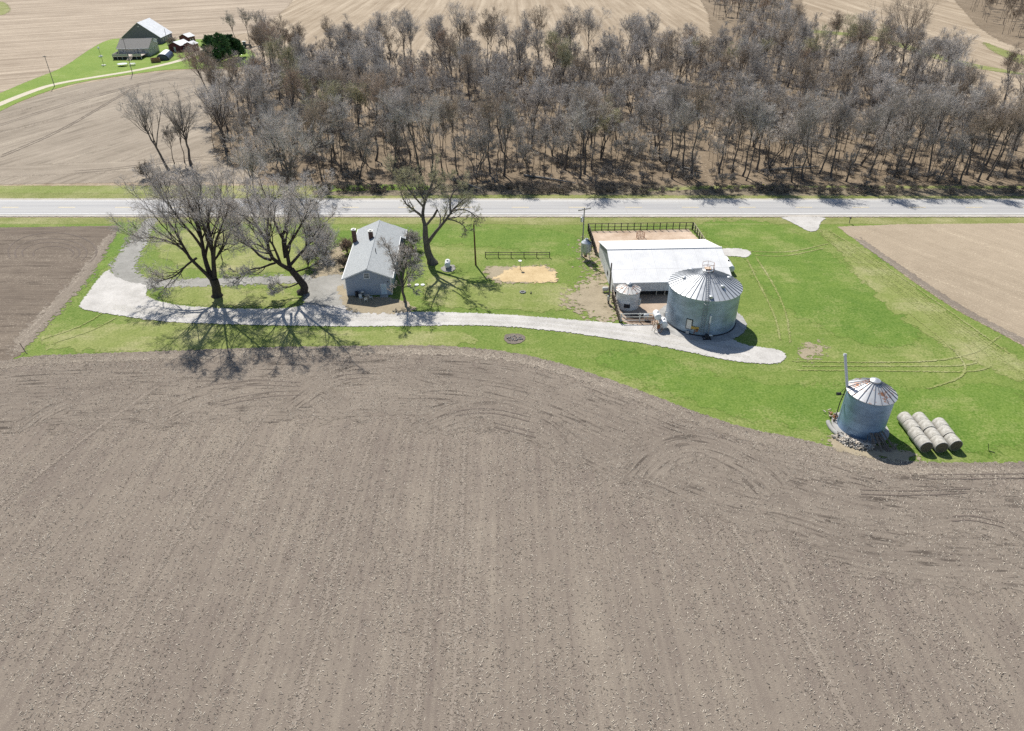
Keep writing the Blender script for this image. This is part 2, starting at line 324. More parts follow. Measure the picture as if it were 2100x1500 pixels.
def shingle(name, a, b):
    m = NT(name); br = m.n('TexBrick'); m.l(m.mapped((1, 1, 1), R(90)), br.inputs[0]); br.inputs['Scale'].default_value = 1; br.inputs['Brick Width'].default_value = 0.33; br.inputs['Row Height'].default_value = 0.16
    br.inputs['Mortar Size'].default_value = 0.008; br.inputs['Color1'].default_value = (*a, 1); br.inputs['Color2'].default_value = (*b, 1); br.inputs['Mortar'].default_value = (*[x * 0.6 for x in a], 1)
    c = m.mix(m.ramp(m.noise(7, 4, 0.8), 0.35, 0.65, 0.0, 0.5), br.outputs[0], tuple(x * 1.25 for x in b)); m.bump(m.noise(12, 3), 0.02, 0.5)
    return m.fin(c, 0.9, 0, 0.2)
M['shingle'] = shingle('grey_shingle', (0.29, 0.31, 0.32), (0.38, 0.40, 0.41))
M['brown_shingle'] = shingle('brown_shingle', (0.17, 0.165, 0.155), (0.24, 0.23, 0.215))

def bark(name, a, b, rough=0.9):
    m = NT(name); n = m.noise(2.2, 4, 0.7, co=m.mapped((1, 1, 0.25)))
    return m.fin(m.mix(m.ramp(n, 0.3, 0.7), a, b), rough, 0, 0.15)
M['bark'] = bark('bark', (0.085, 0.073, 0.064), (0.20, 0.175, 0.155))
M['bark_dark'] = bark('bark_dark', (0.04, 0.033, 0.028), (0.095, 0.08, 0.068))
def twig(name, a, b):
    m = NT(name); oi = m.n('ObjectInfo'); n = m.noise(0.5, 3)
    f = m.math('ADD', m.math('MULTIPLY', oi.outputs['Random'], 0.5), m.math('MULTIPLY', n, 0.5))
    return m.fin(m.mix(m.ramp(f, 0.2, 0.75), a, b), 0.85, 0, 0.2)
M['twig'] = twig('twig_grey', (0.40, 0.365, 0.33), (0.56, 0.52, 0.475))
M['twig_light'] = twig('twig_light', (0.55, 0.505, 0.46), (0.68, 0.63, 0.58))
M['twig_olive'] = twig('twig_olive', (0.40, 0.375, 0.24), (0.52, 0.49, 0.32))
M['twig_red'] = twig('twig_red', (0.40, 0.30, 0.23), (0.50, 0.40, 0.31))
M['twig_brown'] = twig('twig_brown', (0.33, 0.27, 0.21), (0.46, 0.385, 0.305))
M['needle'] = twig('needle', (0.045, 0.11, 0.04), (0.10, 0.20, 0.07))

# ------------------------------------------------------------------ land sheets
def chaikin(p, n, closed=True):
    p = np.array(p, float)
    for _ in range(n):
        if closed: q = np.roll(p, -1, 0); p = np.stack([p * .75 + q * .25, p * .25 + q * .75], 1).reshape(-1, 2)
        else:
            a, b = p[:-1], p[1:]; q = np.stack([a * .75 + b * .25, a * .25 + b * .75], 1).reshape(-1, 2); p = np.vstack([p[:1], q, p[-1:]])
    return p
def inpoly(P, poly):
    x, y = P[:, 0], P[:, 1]; ins = np.zeros(len(P), bool); q = np.roll(poly, -1, 0)
    for (x0, y0), (x1, y1) in zip(poly, q):
        if y0 == y1: continue
        c = ((y0 > y) != (y1 > y)) & (x < (x1 - x0) * (y - y0) / (y1 - y0) + x0); ins ^= c
    return ins
def arr_mesh(name, V, Q, smooth=False):
    me = bpy.data.meshes.new(name); me.vertices.add(len(V)); me.vertices.foreach_set('co', np.asarray(V, np.float32).ravel())
    me.loops.add(Q.size); me.loops.foreach_set('vertex_index', Q.astype(np.int32).ravel()); me.polygons.add(len(Q)); me.polygons.foreach_set('loop_start', (np.arange(len(Q)) * Q.shape[1]).astype(np.int32))
    me.update(calc_edges=True)
    if smooth: me.polygons.foreach_set('use_smooth', [True] * len(Q))
    return me
def px(pts): return [tuple(G(x, y)[:2]) for x, y in pts]
LANDZ = [0.0]
def sheet(name, pts, z, mat, edge=0.6, smooth=2, uvdir=None, label=None, kind='structure', ring=False):
    p = chaikin(pts, smooth) if smooth else np.array(pts, float)
    A = 0.5 * np.sum(p[:, 0] * np.roll(p[:, 1], -1) - np.roll(p[:, 0], -1) * p[:, 1])
    if A < 0: p = p[::-1]
    cell = max(edge / 2.6, 0.22); lo, hi = p.min(0) - edge, p.max(0) + edge; nx, ny = (int(v) + 2 for v in (hi - lo) / cell)
    if nx * ny < 110000 and not ring:
        gx, gy = np.meshgrid(lo[0] + np.arange(nx) * cell, lo[1] + np.arange(ny) * cell, indexing='ij'); Q = np.stack([gx.ravel(), gy.ravel()], 1); dd = np.full(len(Q), 1e9)
        for a, b in zip(p, np.roll(p, -1, 0)):
            ab = b - a; t = np.clip(((Q - a) @ ab) / max(ab @ ab, 1e-9), 0, 1); dd = np.minimum(dd, np.linalg.norm(Q - a - t[:, None] * ab, axis=1))
        sdv = np.where(inpoly(Q, p), dd, -dd); I = np.arange(nx * ny).reshape(nx, ny); F4 = np.stack([I[:-1, :-1], I[1:, :-1], I[1:, 1:], I[:-1, 1:]], -1).reshape(-1, 4)
        F4 = F4[(sdv[F4] > -edge / 2).any(1)]; used, inv = np.unique(F4, return_inverse=True); F4 = inv.reshape(-1, 4); V = Q[used]
        me = arr_mesh(name, np.column_stack([V, np.full(len(V), z)]), F4); me.attributes.new('edge', 'FLOAT', 'POINT').data.foreach_set('value', np.clip(.5 + sdv[used] / edge, 0, 1).astype(np.float32))
        if uvdir is not None:
            c, s_ = math.cos(uvdir), math.sin(uvdir); me.attributes.new('uvm', 'FLOAT_VECTOR', 'POINT').data.foreach_set('vector', np.column_stack([V[:, 0] * c + V[:, 1] * s_, -V[:, 0] * s_ + V[:, 1] * c, V[:, 0] * 0]).astype(np.float32).ravel())
        o = link(name, me, mat); o['kind'] = kind
        if label: o['label'] = label
        return o
    d = np.roll(p, -1, 0) - np.roll(p, 1, 0); d /= np.maximum(np.linalg.norm(d, axis=1, keepdims=True), 1e-9); nrm = np.stack([d[:, 1], -d[:, 0]], 1)
    out, inn = p + nrm * edge / 2, p - nrm * edge / 2; n = len(p)
    V = np.vstack([out, inn]); tris = geometry.tessellate_polygon([[Vector((x, y, 0)) for x, y in inn]])
    fs = [(i, (i + 1) % n, n + (i + 1) % n, n + i) for i in range(n)]
    for t in tris:
        a, b, c = (inn[i] for i in t); ar = (b[0] - a[0]) * (c[1] - a[1]) - (c[0] - a[0]) * (b[1] - a[1])
        t = tuple(i + n for i in t); fs.append(t if ar > 0 else t[::-1])
    me = bpy.data.meshes.new(name); me.from_pydata([(x, y, z) for x, y in V], [], fs)
    at = me.attributes.new('edge', 'FLOAT', 'POINT'); at.data.foreach_set('value', np.concatenate([np.zeros(n), np.ones(n)]).astype(np.float32))
    if uvdir is not None:
        c, s_ = math.cos(uvdir), math.sin(uvdir); uvv = np.stack([V[:, 0] * c + V[:, 1] * s_, -V[:, 0] * s_ + V[:, 1] * c, np.zeros(2 * n)], 1)
        a2 = me.attributes.new('uvm', 'FLOAT_VECTOR', 'POINT'); a2.data.foreach_set('vector', uvv.astype(np.float32).ravel())
    o = link(name, me, mat); o['kind'] = kind
    if label: o['label'] = label
    return o
def ribbon(name, pts, width, z, mat, frac=0.3, smooth=2, label=None, uvoff=0.0):
    p = chaikin(pts, smooth, False); d = np.gradient(p, axis=0); d /= np.maximum(np.linalg.norm(d, axis=1, keepdims=True), 1e-9)
    nrm = np.stack([-d[:, 1], d[:, 0]], 1); L = np.concatenate([[0], np.cumsum(np.linalg.norm(np.diff(p, axis=0), axis=1))]); n = len(p)
    wd = np.interp(np.linspace(0, 1, n), np.linspace(0, 1, len(width)), width) if hasattr(width, '__len__') else np.full(n, width)
    cols = [(-0.5, 0), (-0.5 + frac, 1), (0.5 - frac, 1), (0.5, 0)]; V = []; E_ = []; U = []
    for i in range(n):
        for c, e in cols:
            q = p[i] + nrm[i] * c * wd[i]; V.append((q[0], q[1], z)); en = min(1, min(L[i], L[-1] - L[i]) / max(wd[i] * frac, .3)); E_.append(e * en); U.append((L[i], c * wd[i] + uvoff, 0))
    fs = [(i * 4 + j, (i + 1) * 4 + j, (i + 1) * 4 + j + 1, i * 4 + j + 1)[::-1] for i in range(n - 1) for j in range(3)]
    me = bpy.data.meshes.new(name); me.from_pydata(V, [], fs)
    me.attributes.new('edge', 'FLOAT', 'POINT').data.foreach_set('value', np.array(E_, np.float32)); me.attributes.new('uvm', 'FLOAT_VECTOR', 'POINT').data.foreach_set('vector', np.array(U, np.float32).ravel())
    o = link(name, me, mat); o['kind'] = 'structure'
    if label: o['label'] = label
    return o

g_ = MB(); g_.add([(-3000, -300, 0), (3000, -300, 0), (3000, 4000, 0), (-3000, 4000, 0)], [(0, 1, 2, 3)])
tag(g_.build('ground', M['far_field']), 'pale stubble farmland reaching to the horizon', kind='structure')
sheet('harvested_field', px([(-500, 260), (-500, -60), (100, -60), (640, -60), (560, 60), (430, 80), (300, 90), (220, 130), (60, 200), (0, 225)]), 0.02, M['far_field_angled'], 6, 1, label='tan harvested field curving around the distant farmstead')
sheet('gully_grass', px([(-40, 5), (5, 2), (18, 12), (22, 24), (0, 34), (-40, 30)]), 0.04, M['verge'], 5)
sheet('far_meadow', px([(2010, 82), (2060, 104), (2150, 128), (2160, 146), (2090, 132), (2030, 104)]), 0.04, M['verge'], 5)
sheet('far_waterway', px([(1640, 60), (1800, 72), (1960, 125), (2100, 150), (2100, 156), (1950, 133), (1790, 78), (1640, 66)]), 0.04, M['verge'], 2.5)
# the grey field beyond the road, rows curving round the turn
LF = px([(-700, 480), (-500, 330), (-160, 262), (0, 228), (110, 184), (270, 154), (400, 142), (450, 142), (520, 150), (640, 260), (640, 384), (430, 374), (300, 375), (150, 376), (-100, 381), (-700, 390)])
sheet('crop_field', LF, 0.03, M['low_field'], 2.0, 1, uvdir=R(68), label='grey brown crop field beyond the road beside the woods')
ribbon('field_turn', px([(-300, 300), (0, 262), (150, 212), (280, 178), (400, 162), (480, 166)]), 26, 0.045, M['low_field'], 0.35)
ribbon('field_turn', px([(-300, 360), (0, 352), (180, 345), (330, 338), (460, 325)]), 14, 0.045, M['low_field'], 0.35)
for k, ln in enumerate([[(-20, 262), (110, 220), (240, 183), (330, 163), (400, 155), (450, 158)], [(200, 196), (280, 172), (360, 160), (440, 163)], [(150, 352), (250, 344), (330, 332), (420, 322)], [(0, 320), (120, 270), (230, 205), (290, 170)]]):
    for dy in (0, 3.5): ribbon('wheel_rut', px([(a, b + dy * (0.6 + b / 600)) for a, b in ln]), 0.8, 0.055 + 0.004 * k + (0.002 if dy else 0), M['far_rut'], 0.49)
sheet('woodland_floor', px([(545, 392), (520, 340), (470, 345), (430, 300), (440, 220), (490, 150), (560, 130), (700, 140), (900, 142), (1250, 142), (1420, 120), (1470, 60), (1420, -30), (1640, -30), (1650, 50), (1700, 120), (1870, 140), (1960, 195), (2120, 240), (2400, 300), (2600, 392)]), 0.05, M['leaf_litter'], 5, 1, label='brown leaf litter under the bare woods')
sheet('woodland_floor', px([(1930, -30), (1975, 20), (2010, 60), (2070, 95), (2200, 130), (2400, 100), (2400, -30)]), 0.05, M['leaf_litter'], 5, 1)
YR0, YR1 = 143.0, 151.1
ribbon('far_verge', [(-420, 155.5), (-100, 156.2), (0, 156.2), (420, 155.5)], 11.5, 0.06, M['verge'], 0.12, 1, 'grass verge along the far side of the road')
ribbon('far_verge_green', [(-420, 158.2), (-130, 158.6), (-95, 158.0), (-78, 158)], 6.0, 0.075, M['lawn_dry'], 0.3, 1)
sheet('ditch', px([(640, 404), (640, 388), (800, 380), (1050, 378), (1400, 382), (1800, 388), (2500, 388), (2500, 403), (1500, 402), (1000, 400)]), 0.07, M['ditch'], 1.8, 1, label='brushy ditch between the road and the woods')
ribbon('grassy_clearing', px([(640, 388), (760, 386), (900, 384)]), 7, 0.08, M['far_grass'], 0.45, 1)
ribbon('grassy_clearing', px([(1300, 392), (1420, 386), (1600, 383)]), 4, 0.08, M['verge'], 0.45, 1)
# home ground
sheet('lawn', px([(-900, 448), (3000, 448), (3000, 960), (2100, 965), (1900, 970), (1600, 920), (1300, 820), (1000, 740), (500, 740), (0, 775), (-900, 800)]), 0.06, M['lawn'], 0.8, 0, label='green farmyard lawn between road and fields')
ribbon('near_verge', [(-420, 139.4), (0, 139.4), (420, 139.4)], 4.4, 0.07, M['verge'], 0.2, 1, 'olive grass verge along the near side of the road')
ribbon('mown_line', [(-2, 137.4), (30, 137.6), (57, 137.6)], 0.5, 0.08, M['track'], 0.3, 1)
for pts in ([(1430, 452), (1590, 452), (1700, 520), (1820, 610), (1900, 690), (1850, 720), (1700, 690), (1560, 600), (1530, 520), (1440, 490)], [(1180, 720), (1340, 720), (1560, 800), (1750, 780), (1900, 800), (2050, 780), (2140, 840), (2100, 930), (1900, 930), (1800, 900), (1560, 870), (1340, 800)],
            [(680, 470), (850, 466), (1150, 470), (1195, 490), (1190, 560), (1150, 520), (900, 500), (700, 520)], [(245, 452), (285, 452), (270, 490), (225, 545), (180, 600), (150, 605), (205, 520)]):
    sheet('green_turf', px(pts), 0.075, M['lawn_green'], 5, 2)
for pts in ([(60, 690), (300, 655), (480, 672), (800, 680), (950, 680), (1000, 700), (930, 712), (600, 712), (300, 722), (120, 722)], [(330, 592), (430, 586), (600, 600), (610, 628), (430, 632), (330, 618)], [(870, 555), (1000, 590), (1170, 570), (1190, 640), (1000, 636), (860, 630)], [(320, 480), (480, 470), (640, 480), (640, 560), (450, 560), (330, 540)],
            [(1690, 480), (1760, 500), (2000, 690), (2140, 760), (2140, 800), (1980, 740), (1800, 620)]):
    sheet('dry_turf', px(pts), 0.085, M['lawn_dry'], 4, 2)
# near fields
FB = [(-900, 760), (-200, 748), (0, 744), (60, 731), (200, 726), (420, 718), (560, 713), (700, 711), (860, 709), (960, 713), (1060, 725), (1150, 746), (1250, 779), (1340, 813), (1440, 851), (1530, 880), (1620, 897), (1690, 914), (1780, 938), (1880, 948), (1960, 951), (2100, 949), (2700, 940)]
sheet('tilled_field', px(FB) + [(200, -20), (-200, -20)], 0.10, M['soil'], 0.9, 1, label='wide tilled brown field with scattered stubble')
FBw = np.array(px(FB))
def off(pts, d):
    p = np.array(pts); g = np.gradient(p, axis=0); g /= np.linalg.norm(g, axis=1, keepdims=True); return p + np.stack([g[:, 1], -g[:, 0]], 1) * d
ribbon('headland', off(chaikin(FBw[1:-1], 1, False), 10.5), 21, 0.115, M['headland'], 0.3, 1, 'curving tilled passes along the lawn edge')
ribbon('headland_residue', off(chaikin(FBw[1:-1], 1, False), 1.6), 3.6, 0.125, M['residue_edge'], 0.48, 1)
for k, (ln, wd) in enumerate([([(830, 905), (900, 862), (980, 838), (1070, 850), (1150, 900), (1200, 980)], 9), ([(300, 870), (420, 810), (540, 790), (640, 800), (720, 850)], 9), ([(20, 900), (110, 830), (230, 800), (330, 812)], 7), ([(560, 860), (680, 770), (800, 760), (930, 800)], 8), ([(1280, 1010), (1340, 930), (1430, 905), (1560, 960), (1640, 1050)], 10), ([(1560, 990), (1700, 1030), (1900, 1060), (2180, 1060)], 12), ([(1650, 1120), (1850, 1160), (2180, 1170)], 10), ([(1870, 1090), (1960, 1066), (2060, 1085), (2130, 1130)], 5)]):
    ribbon('headland_turn', px(ln), wd, 0.118 + 0.0008 * k, M['headland'], 0.45, 2)
sheet('plowed_field', px([(-1200, 480), (-200, 470), (60, 467), (243, 464), (236, 485), (190, 555), (130, 625), (70, 685), (40, 730), (-10, 760), (-500, 800), (-1200, 850)]), 0.09, M['dark_soil'], 0.7, 0, uvdir=R(0), label='dark plowed field west of the gravel loop')
ribbon('field_edge_pass', px([(236, 470), (185, 553), (122, 622), (60, 684), (25, 738)]), [2.5, 5.5, 5.5, 5.5], 0.105, M['residue_edge'], 0.49, 1)
for k, (cx, cy, rx, ry) in enumerate([(105, 520, 75, 30), (105, 520, 60, 22), (110, 521, 42, 15), (108, 518, 92, 40)]):
    ribbon('wheel_rut', px([(cx + rx * math.cos(t), cy - ry * math.sin(t)) for t in np.linspace(-0.6, 3.5, 12)]), 0.5, 0.11 + 0.002 * k, M['rut'], 0.45)
sheet('pale_field', px([(1716, 466), (1850, 461), (2100, 459), (3000, 456), (3000, 1100), (2140, 735), (2060, 690), (1960, 637), (1860, 570), (1780, 510), (1735, 480)]), 0.09, M['right_field'], 0.7, 0, label='pale tan stubble field beside the grass track')
ribbon('field_edge_pass', px([(1745, 482), (1870, 568), (1972, 637), (2075, 690), (2200, 750)]), 2.6, 0.105, M['residue_edge'], 0.35, 1)
for k, ln in enumerate([[(430, 792), (520, 781), (620, 786)], [(450, 826), (540, 806), (620, 803)], [(690, 772), (760, 766)], [(930, 846), (1000, 836), (1090, 858)], [(1010, 868), (1100, 890)], [(1900, 975), (2000, 975), (2200, 972)], [(1760, 1006), (1850, 1010), (1990, 1004)], [(1950, 1062), (1990, 1058), (2060, 1075)]]):
    for j, dy in enumerate((0, 9)): ribbon('wheel_rut', px([(a, b + dy) for a, b in ln]), 0.34, 0.135 + 0.0015 * (2 * k + j), M['rut'], 0.49)
for k, ln in enumerate([[(903, 900), (896, 1000), (885, 1150), (872, 1300), (850, 1510)], [(953, 905), (949, 1000), (945, 1150), (938, 1300), (925, 1510)], [(560, 830), (470, 940), (390, 1060), (270, 1260), (140, 1510)], [(770, 880), (730, 1000), (690, 1150), (600, 1510)], [(330, 790), (200, 880), (60, 990), (-30, 1060)], [(1500, 1080), (1620, 1250), (1760, 1510)]]):
    ribbon('pale_pass', px(ln), 1.1, 0.129 + 0.001 * k, M['pale_rut'], 0.49)
# road
ribbon('road_shoulder', [(-420, 147.05), (0, 147.05), (420, 147.05)], 11.6, 0.10, M['shoulder'], 0.05, 0, 'pale gravel road shoulders')
def strip(name, x0, x1, y0, y1, z, mat, lab=None):
    b = MB(); b.add([(x0, y0, z), (x1, y0, z), (x1, y1, z), (x0, y1, z)], [(0, 1, 2, 3)]); o = b.build(name, mat); o['kind'] = 'structure'
    if lab: o['label'] = lab
    return o
strip('road', -420, 420, YR0 - .25, YR1 + .25, 0.125, M['road'], 'pale concrete two lane country road')
strip('edge_line', -420, 420, YR0 + .1, YR0 + .3, 0.133, M['line_white']); strip('edge_line', -420, 420, YR1 - .3, YR1 - .1, 0.133, M['line_white'])
b = MB()
for i in range(-40, 41): b.add([(i * 12.2, 146.9, .133), (i * 12.2 + 3.6, 146.9, .133), (i * 12.2 + 3.6, 147.1, .133), (i * 12.2, 147.1, .133)], [(0, 1, 2, 3)])
b.build('centre_line', M['line_yellow'])['kind'] = 'structure'
# drives and yard surfaces
sheet('old_drive', px([(223, 552), (240, 528), (262, 500), (285, 470), (300, 448), (325, 448), (308, 475), (302, 500), (282, 530), (276, 556), (300, 576), (420, 573), (560, 568), (700, 562), (712, 576), (560, 584), (420, 588), (310, 592), (260, 600)]), 0.11, M['grey_gravel'], 2.4, 2, label='worn grey drive looping under the big trees')
sheet('gravel_drive', px([(160, 634), (172, 614), (200, 576), (222, 552), (232, 566), (262, 580), (298, 584), (306, 596), (296, 606), (318, 618), (360, 627), (400, 631), (480, 635), (560, 635), (612, 632), (634, 620), (640, 604), (630, 588), (640, 576), (700, 568), (714, 576), (714, 606), (716, 630), (760, 641), (860, 641), (960, 643), (1060, 648), (1180, 658), (1262, 664), (1300, 668), (1362, 668), (1380, 682), (1440, 690), (1500, 694), (1520, 708), (1560, 714), (1600, 719), (1614, 732), (1604, 746), (1570, 749), (1500, 742), (1420, 725), (1340, 709), (1240, 694), (1140, 680), (1040, 671), (940, 668), (860, 670), (780, 671), (700, 671), (560, 669), (400, 665), (320, 660), (250, 649), (200, 642)]), 0.14, M['gravel'], 0.8, 1, label='white gravel driveway running along the farmyard')
for k, (dx, dy) in enumerate(((0, 0), (0, 13))):
    ribbon('wheel_lane', px([(230, 628 + dy * .4), (320, 640 + dy * .6), (480, 646 + dy * .6), (700, 649 + dy * .6), (860, 650 + dy * .6), (1060, 655 + dy * .6), (1200, 669 + dy * .7), (1330, 684 + dy * .8), (1430, 703 + dy), (1540, 722 + dy)]), 1.2, 0.143 + .001 * k, M['lane'], 0.49)
sheet('worn_gravel', px([(622, 578), (700, 560), (716, 575), (712, 600), (716, 626), (680, 632), (640, 628), (618, 622), (630, 600)]), 0.148, M['grey_gravel'], 2.5)
sheet('bare_dirt', px([(690, 585), (716, 590), (716, 610), (800, 612), (835, 622), (860, 640), (780, 646), (714, 642), (700, 620)]), 0.15, M['dirt_soft'], 1.6)
sheet('bare_dirt', px([(1196, 490), (1222, 490), (1240, 560), (1272, 662), (1225, 662), (1190, 640), (1150, 625), (1170, 600), (1215, 570), (1212, 540), (1190, 530)]), 0.12, M['dirt_soft'], 6)
sheet('bare_dirt', px([(640, 545), (700, 500), (712, 500), (704, 570), (690, 585), (640, 580)]), 0.12, M['dirt_soft'], 3)
sheet('gravel_apron', px([(1596, 446), (1700, 446), (1682, 456), (1678, 474), (1660, 478), (1636, 464), (1612, 452)]), 0.135, M['gravel'], 0.6)
sheet('gravel_patch', px([(1474, 512), (1500, 510), (1530, 513), (1543, 520), (1530, 531), (1515, 527), (1490, 527), (1478, 524)]), 0.13, M['gravel'], 0.8)
sheet('animal_pen', px([(1212, 476), (1412, 472), (1434, 494), (1440, 520), (1226, 520)]), 0.13, M['pen_dirt'], 0.4, 0, label='bare dirt floor of the fenced animal pen')
sheet('barnyard', px([(1258, 600), (1380, 600), (1376, 640), (1366, 668), (1276, 668), (1264, 640)]), 0.145, M['yard_dirt'], 0.8)
sheet('muck', px([(1290, 648), (1340, 646), (1345, 663), (1290, 665), (1282, 656)]), 0.155, M['muck'], 0.6)
sheet('mulch', px([(996, 548), (1060, 548), (1120, 546), (1140, 556), (1140, 580), (1090, 583), (1020, 581), (1000, 572)]), 0.12, M['dirt_soft'], 1.8, 0)
sheet('garden_bed', px([(1040, 556), (1060, 549), (1115, 547), (1139, 560), (1140, 581), (1040, 580), (1010, 574)]), 0.13, M['straw'], 2.2, 0, label='garden bed mulched with golden straw')
sheet('tank_gravel', px([(904, 548), (930, 543), (936, 553), (924, 560), (906, 558)]), 0.12, M['grey_gravel'], 0.5)
sheet('bare_dirt', px([(1640, 712), (1680, 700), (1690, 720), (1660, 740), (1640, 735)]), 0.09, M['dirt_soft'], 3.5)
sheet('bare_dirt', px([(1700, 890), (1840, 920), (1900, 945), (1800, 948), (1690, 920)]), 0.12, M['dirt_soft'], 2.4)
ribbon('grass_track', px([(1684, 470), (1715, 498), (1770, 535), (1850, 592), (1950, 665), (2050, 735), (2200, 820)]), [3.0, 4.0, 4.0, 3.4], 0.10, M['track'], 0.45, label='worn grass track along the pale field')
tr = [[(1684, 484), (1762, 545), (1842, 603), (1930, 668), (1990, 715), (2010, 740), (1985, 752), (1850, 752), (1640, 752)], [(1715, 500), (1790, 553), (1870, 610), (1965, 680), (2020, 722), (2040, 750), (2000, 765), (1850, 762), (1620, 760)], [(1700, 500), (1620, 520), (1530, 516)], [(1690, 510), (1610, 528), (1545, 524)],
      [(1530, 530), (1560, 590), (1590, 650), (1600, 700)], [(1548, 526), (1590, 590), (1615, 650), (1620, 705)], [(1700, 492), (1900, 630), (2100, 770)], [(1620, 742), (1800, 745), (1930, 742), (2010, 722), (2050, 690)],
      [(1690, 476), (1780, 533), (1900, 618), (2050, 723)], [(1860, 640), (1960, 720), (1990, 770), (1900, 800)], [(80, 700), (170, 670), (215, 640)], [(110, 705), (190, 680), (240, 652)]]
tr += [[(1690, 478), (1766, 528), (1858, 592), (1955, 662), (2060, 736)], [(1700, 474), (1780, 524), (1870, 585), (1968, 655), (2075, 730)]]
for k, ln in enumerate(tr): ribbon('tyre_track', px(ln), 0.5, 0.115 + 0.0015 * k, M['track'], 0.45)
ribbon('farm_lane', px([(-60, 242), (0, 214), (60, 190), (110, 173), (200, 158), (270, 147), (340, 133), (385, 120), (408, 108), (414, 98)]), 3.6, 0.085, M['far_drive'], 0.15, label='pale gravel lane leading to the distant farmstead')
ribbon('farm_lane', px([(398, 99), (414, 97), (418, 104)]), 4, 0.09, M['far_drive'], 0.15)
sheet('far_lawn', px([(-60, 215), (0, 192), (60, 166), (130, 140), (180, 104), (215, 84), (245, 78), (330, 84), (400, 80), (450, 84), (520, 104), (526, 124), (500, 138), (450, 142), (350, 142), (270, 153), (180, 166), (110, 183), (40, 209), (0, 229), (-60, 262)]), 0.065, M['far_grass'], 1.6, label='bright green lawn around the distant farmstead')
sheet('fire_pit_ash', px([(1032, 690), (1045, 685), (1068, 686), (1080, 694), (1072, 704), (1050, 708), (1036, 703)]), 0.12, M['ash'], 0.7, label='dark burnt ash patch in the lawn beside the field')
sheet('bin_pad', [(29.7 + 6.5 * math.cos(t) * 1.02, 97.6 + 6.4 * math.sin(t)) for t in np.linspace(0, 2 * math.pi, 30, endpoint=False)], 0.16, M['concrete'], 0.2, 0)
# corn stalk bits, with dark ones painted as shadow gaps and clods: nobody could count them
def bits(name, P, mat, lmin, lmax, wmin, wmax, label, z=0.12, hang=0.25):
    n = len(P); a = rng.uniform(0, math.pi, n); ln = rng.uniform(lmin, lmax, n) / 2; wd = rng.uniform(wmin, wmax, n) / 2; el = rng.normal(0, hang, n)
    d = np.stack([np.cos(a) * np.cos(el), np.sin(a) * np.cos(el), np.abs(np.sin(el))], 1) * ln[:, None]; s_ = np.stack([-np.sin(a), np.cos(a), np.zeros(n)], 1) * wd[:, None]
    c = np.stack([P[:, 0], P[:, 1], np.full(n, z) + wd * .3 + np.abs(d[:, 2])], 1); up = np.zeros((n, 3)); up[:, 2] = wd * .35
    V = np.stack([c - d - s_, c - d + s_, c - d + up, c + d - s_, c + d + s_, c + d + up], 1).reshape(-1, 3)
    idx = np.arange(n)[:, None, None] * 6 + np.array([[0, 3, 5, 2], [1, 2, 5, 4], [0, 1, 4, 3]])[None]
    me = arr_mesh(name, V, idx.reshape(-1, 4)); me.attributes.new('tint', 'FLOAT', 'POINT').data.foreach_set('value', np.repeat(rng.random(n), 6).astype(np.float32))
    return tag(link(name, me, mat), label, None, None, 'stuff')
m = NT('stalk'); m.world(); t_ = m.attr('tint')
M['stalk'] = m.fin(m.mix(m.ramp(t_, 0.1, 0.92), (0.10, 0.082, 0.066), (0.86, 0.76, 0.62)), 0.8, 0, 0.2)  # dark end of the mix stands in for shadow gaps and clods
P = np.stack([rng.uniform(-105, 105, 420000), rng.uniform(28, 98, 420000)], 1)
P = P[np.abs(P[:, 0]) < P[:, 1] * 0.80 + 14]; cl = np.sin(P[:, 0] * 0.9 + np.sin(P[:, 1] * .13) * 2) * .13 + np.sin(P[:, 0] * .17 + P[:, 1] * .21) * .13 + .52 + .16 * np.sin(P[:, 0] * 2 * math.pi / 1.52) - .1 * (P[:, 1] < 40)
P = P[inpoly(P, np.vstack([FBw, [(200, -20), (-200, -20)]])) & (rng.random(len(P)) < cl)]
bits('residue_and_shade_gaps', P, M['stalk'], 0.06, 0.27, 0.02, 0.05, 'pale corn stalk bits and dark painted shadow gaps and clods over the tilled field')

# ------------------------------------------------------------------ trees
def norm(v): return v / np.maximum(np.linalg.norm(v, axis=-1, keepdims=True), 1e-9)
def tubes(P, Rr, k):
    B, n, _ = P.shape; T = norm(np.gradient(P, axis=1)); ref = rng.normal(size=(B, 1, 3)); ref = ref - (ref * T[:, :1]).sum(-1, keepdims=True) * T[:, :1]
    U = norm(np.cross(T, ref)); W = np.cross(T, U)
    a = np.arange(k) * 2 * math.pi / k; ring = P[:, :, None] + Rr[:, :, None, None] * (np.cos(a)[None, None, :, None] * U[:, :, None] + np.sin(a)[None, None, :, None] * W[:, :, None])
    V = ring.reshape(-1, 3); b = np.arange(B)[:, None, None] * n * k; i = np.arange(n - 1)[None, :, None] * k
    j = np.arange(1 if k == 2 else k)[None, None, :]; jn = (j + 1) % k
    Q = np.stack(np.broadcast_arrays(b + i + j, b + i + jn, b + i + k + jn, b + i + k + j), -1).reshape(-1, 4)
    return V, Q
def merge(L):
    vs, qs, o = [], [], 0
    for V, Q in L: vs.append(V); qs.append(Q + o); o += len(V)
    return np.vstack(vs), np.vstack(qs)
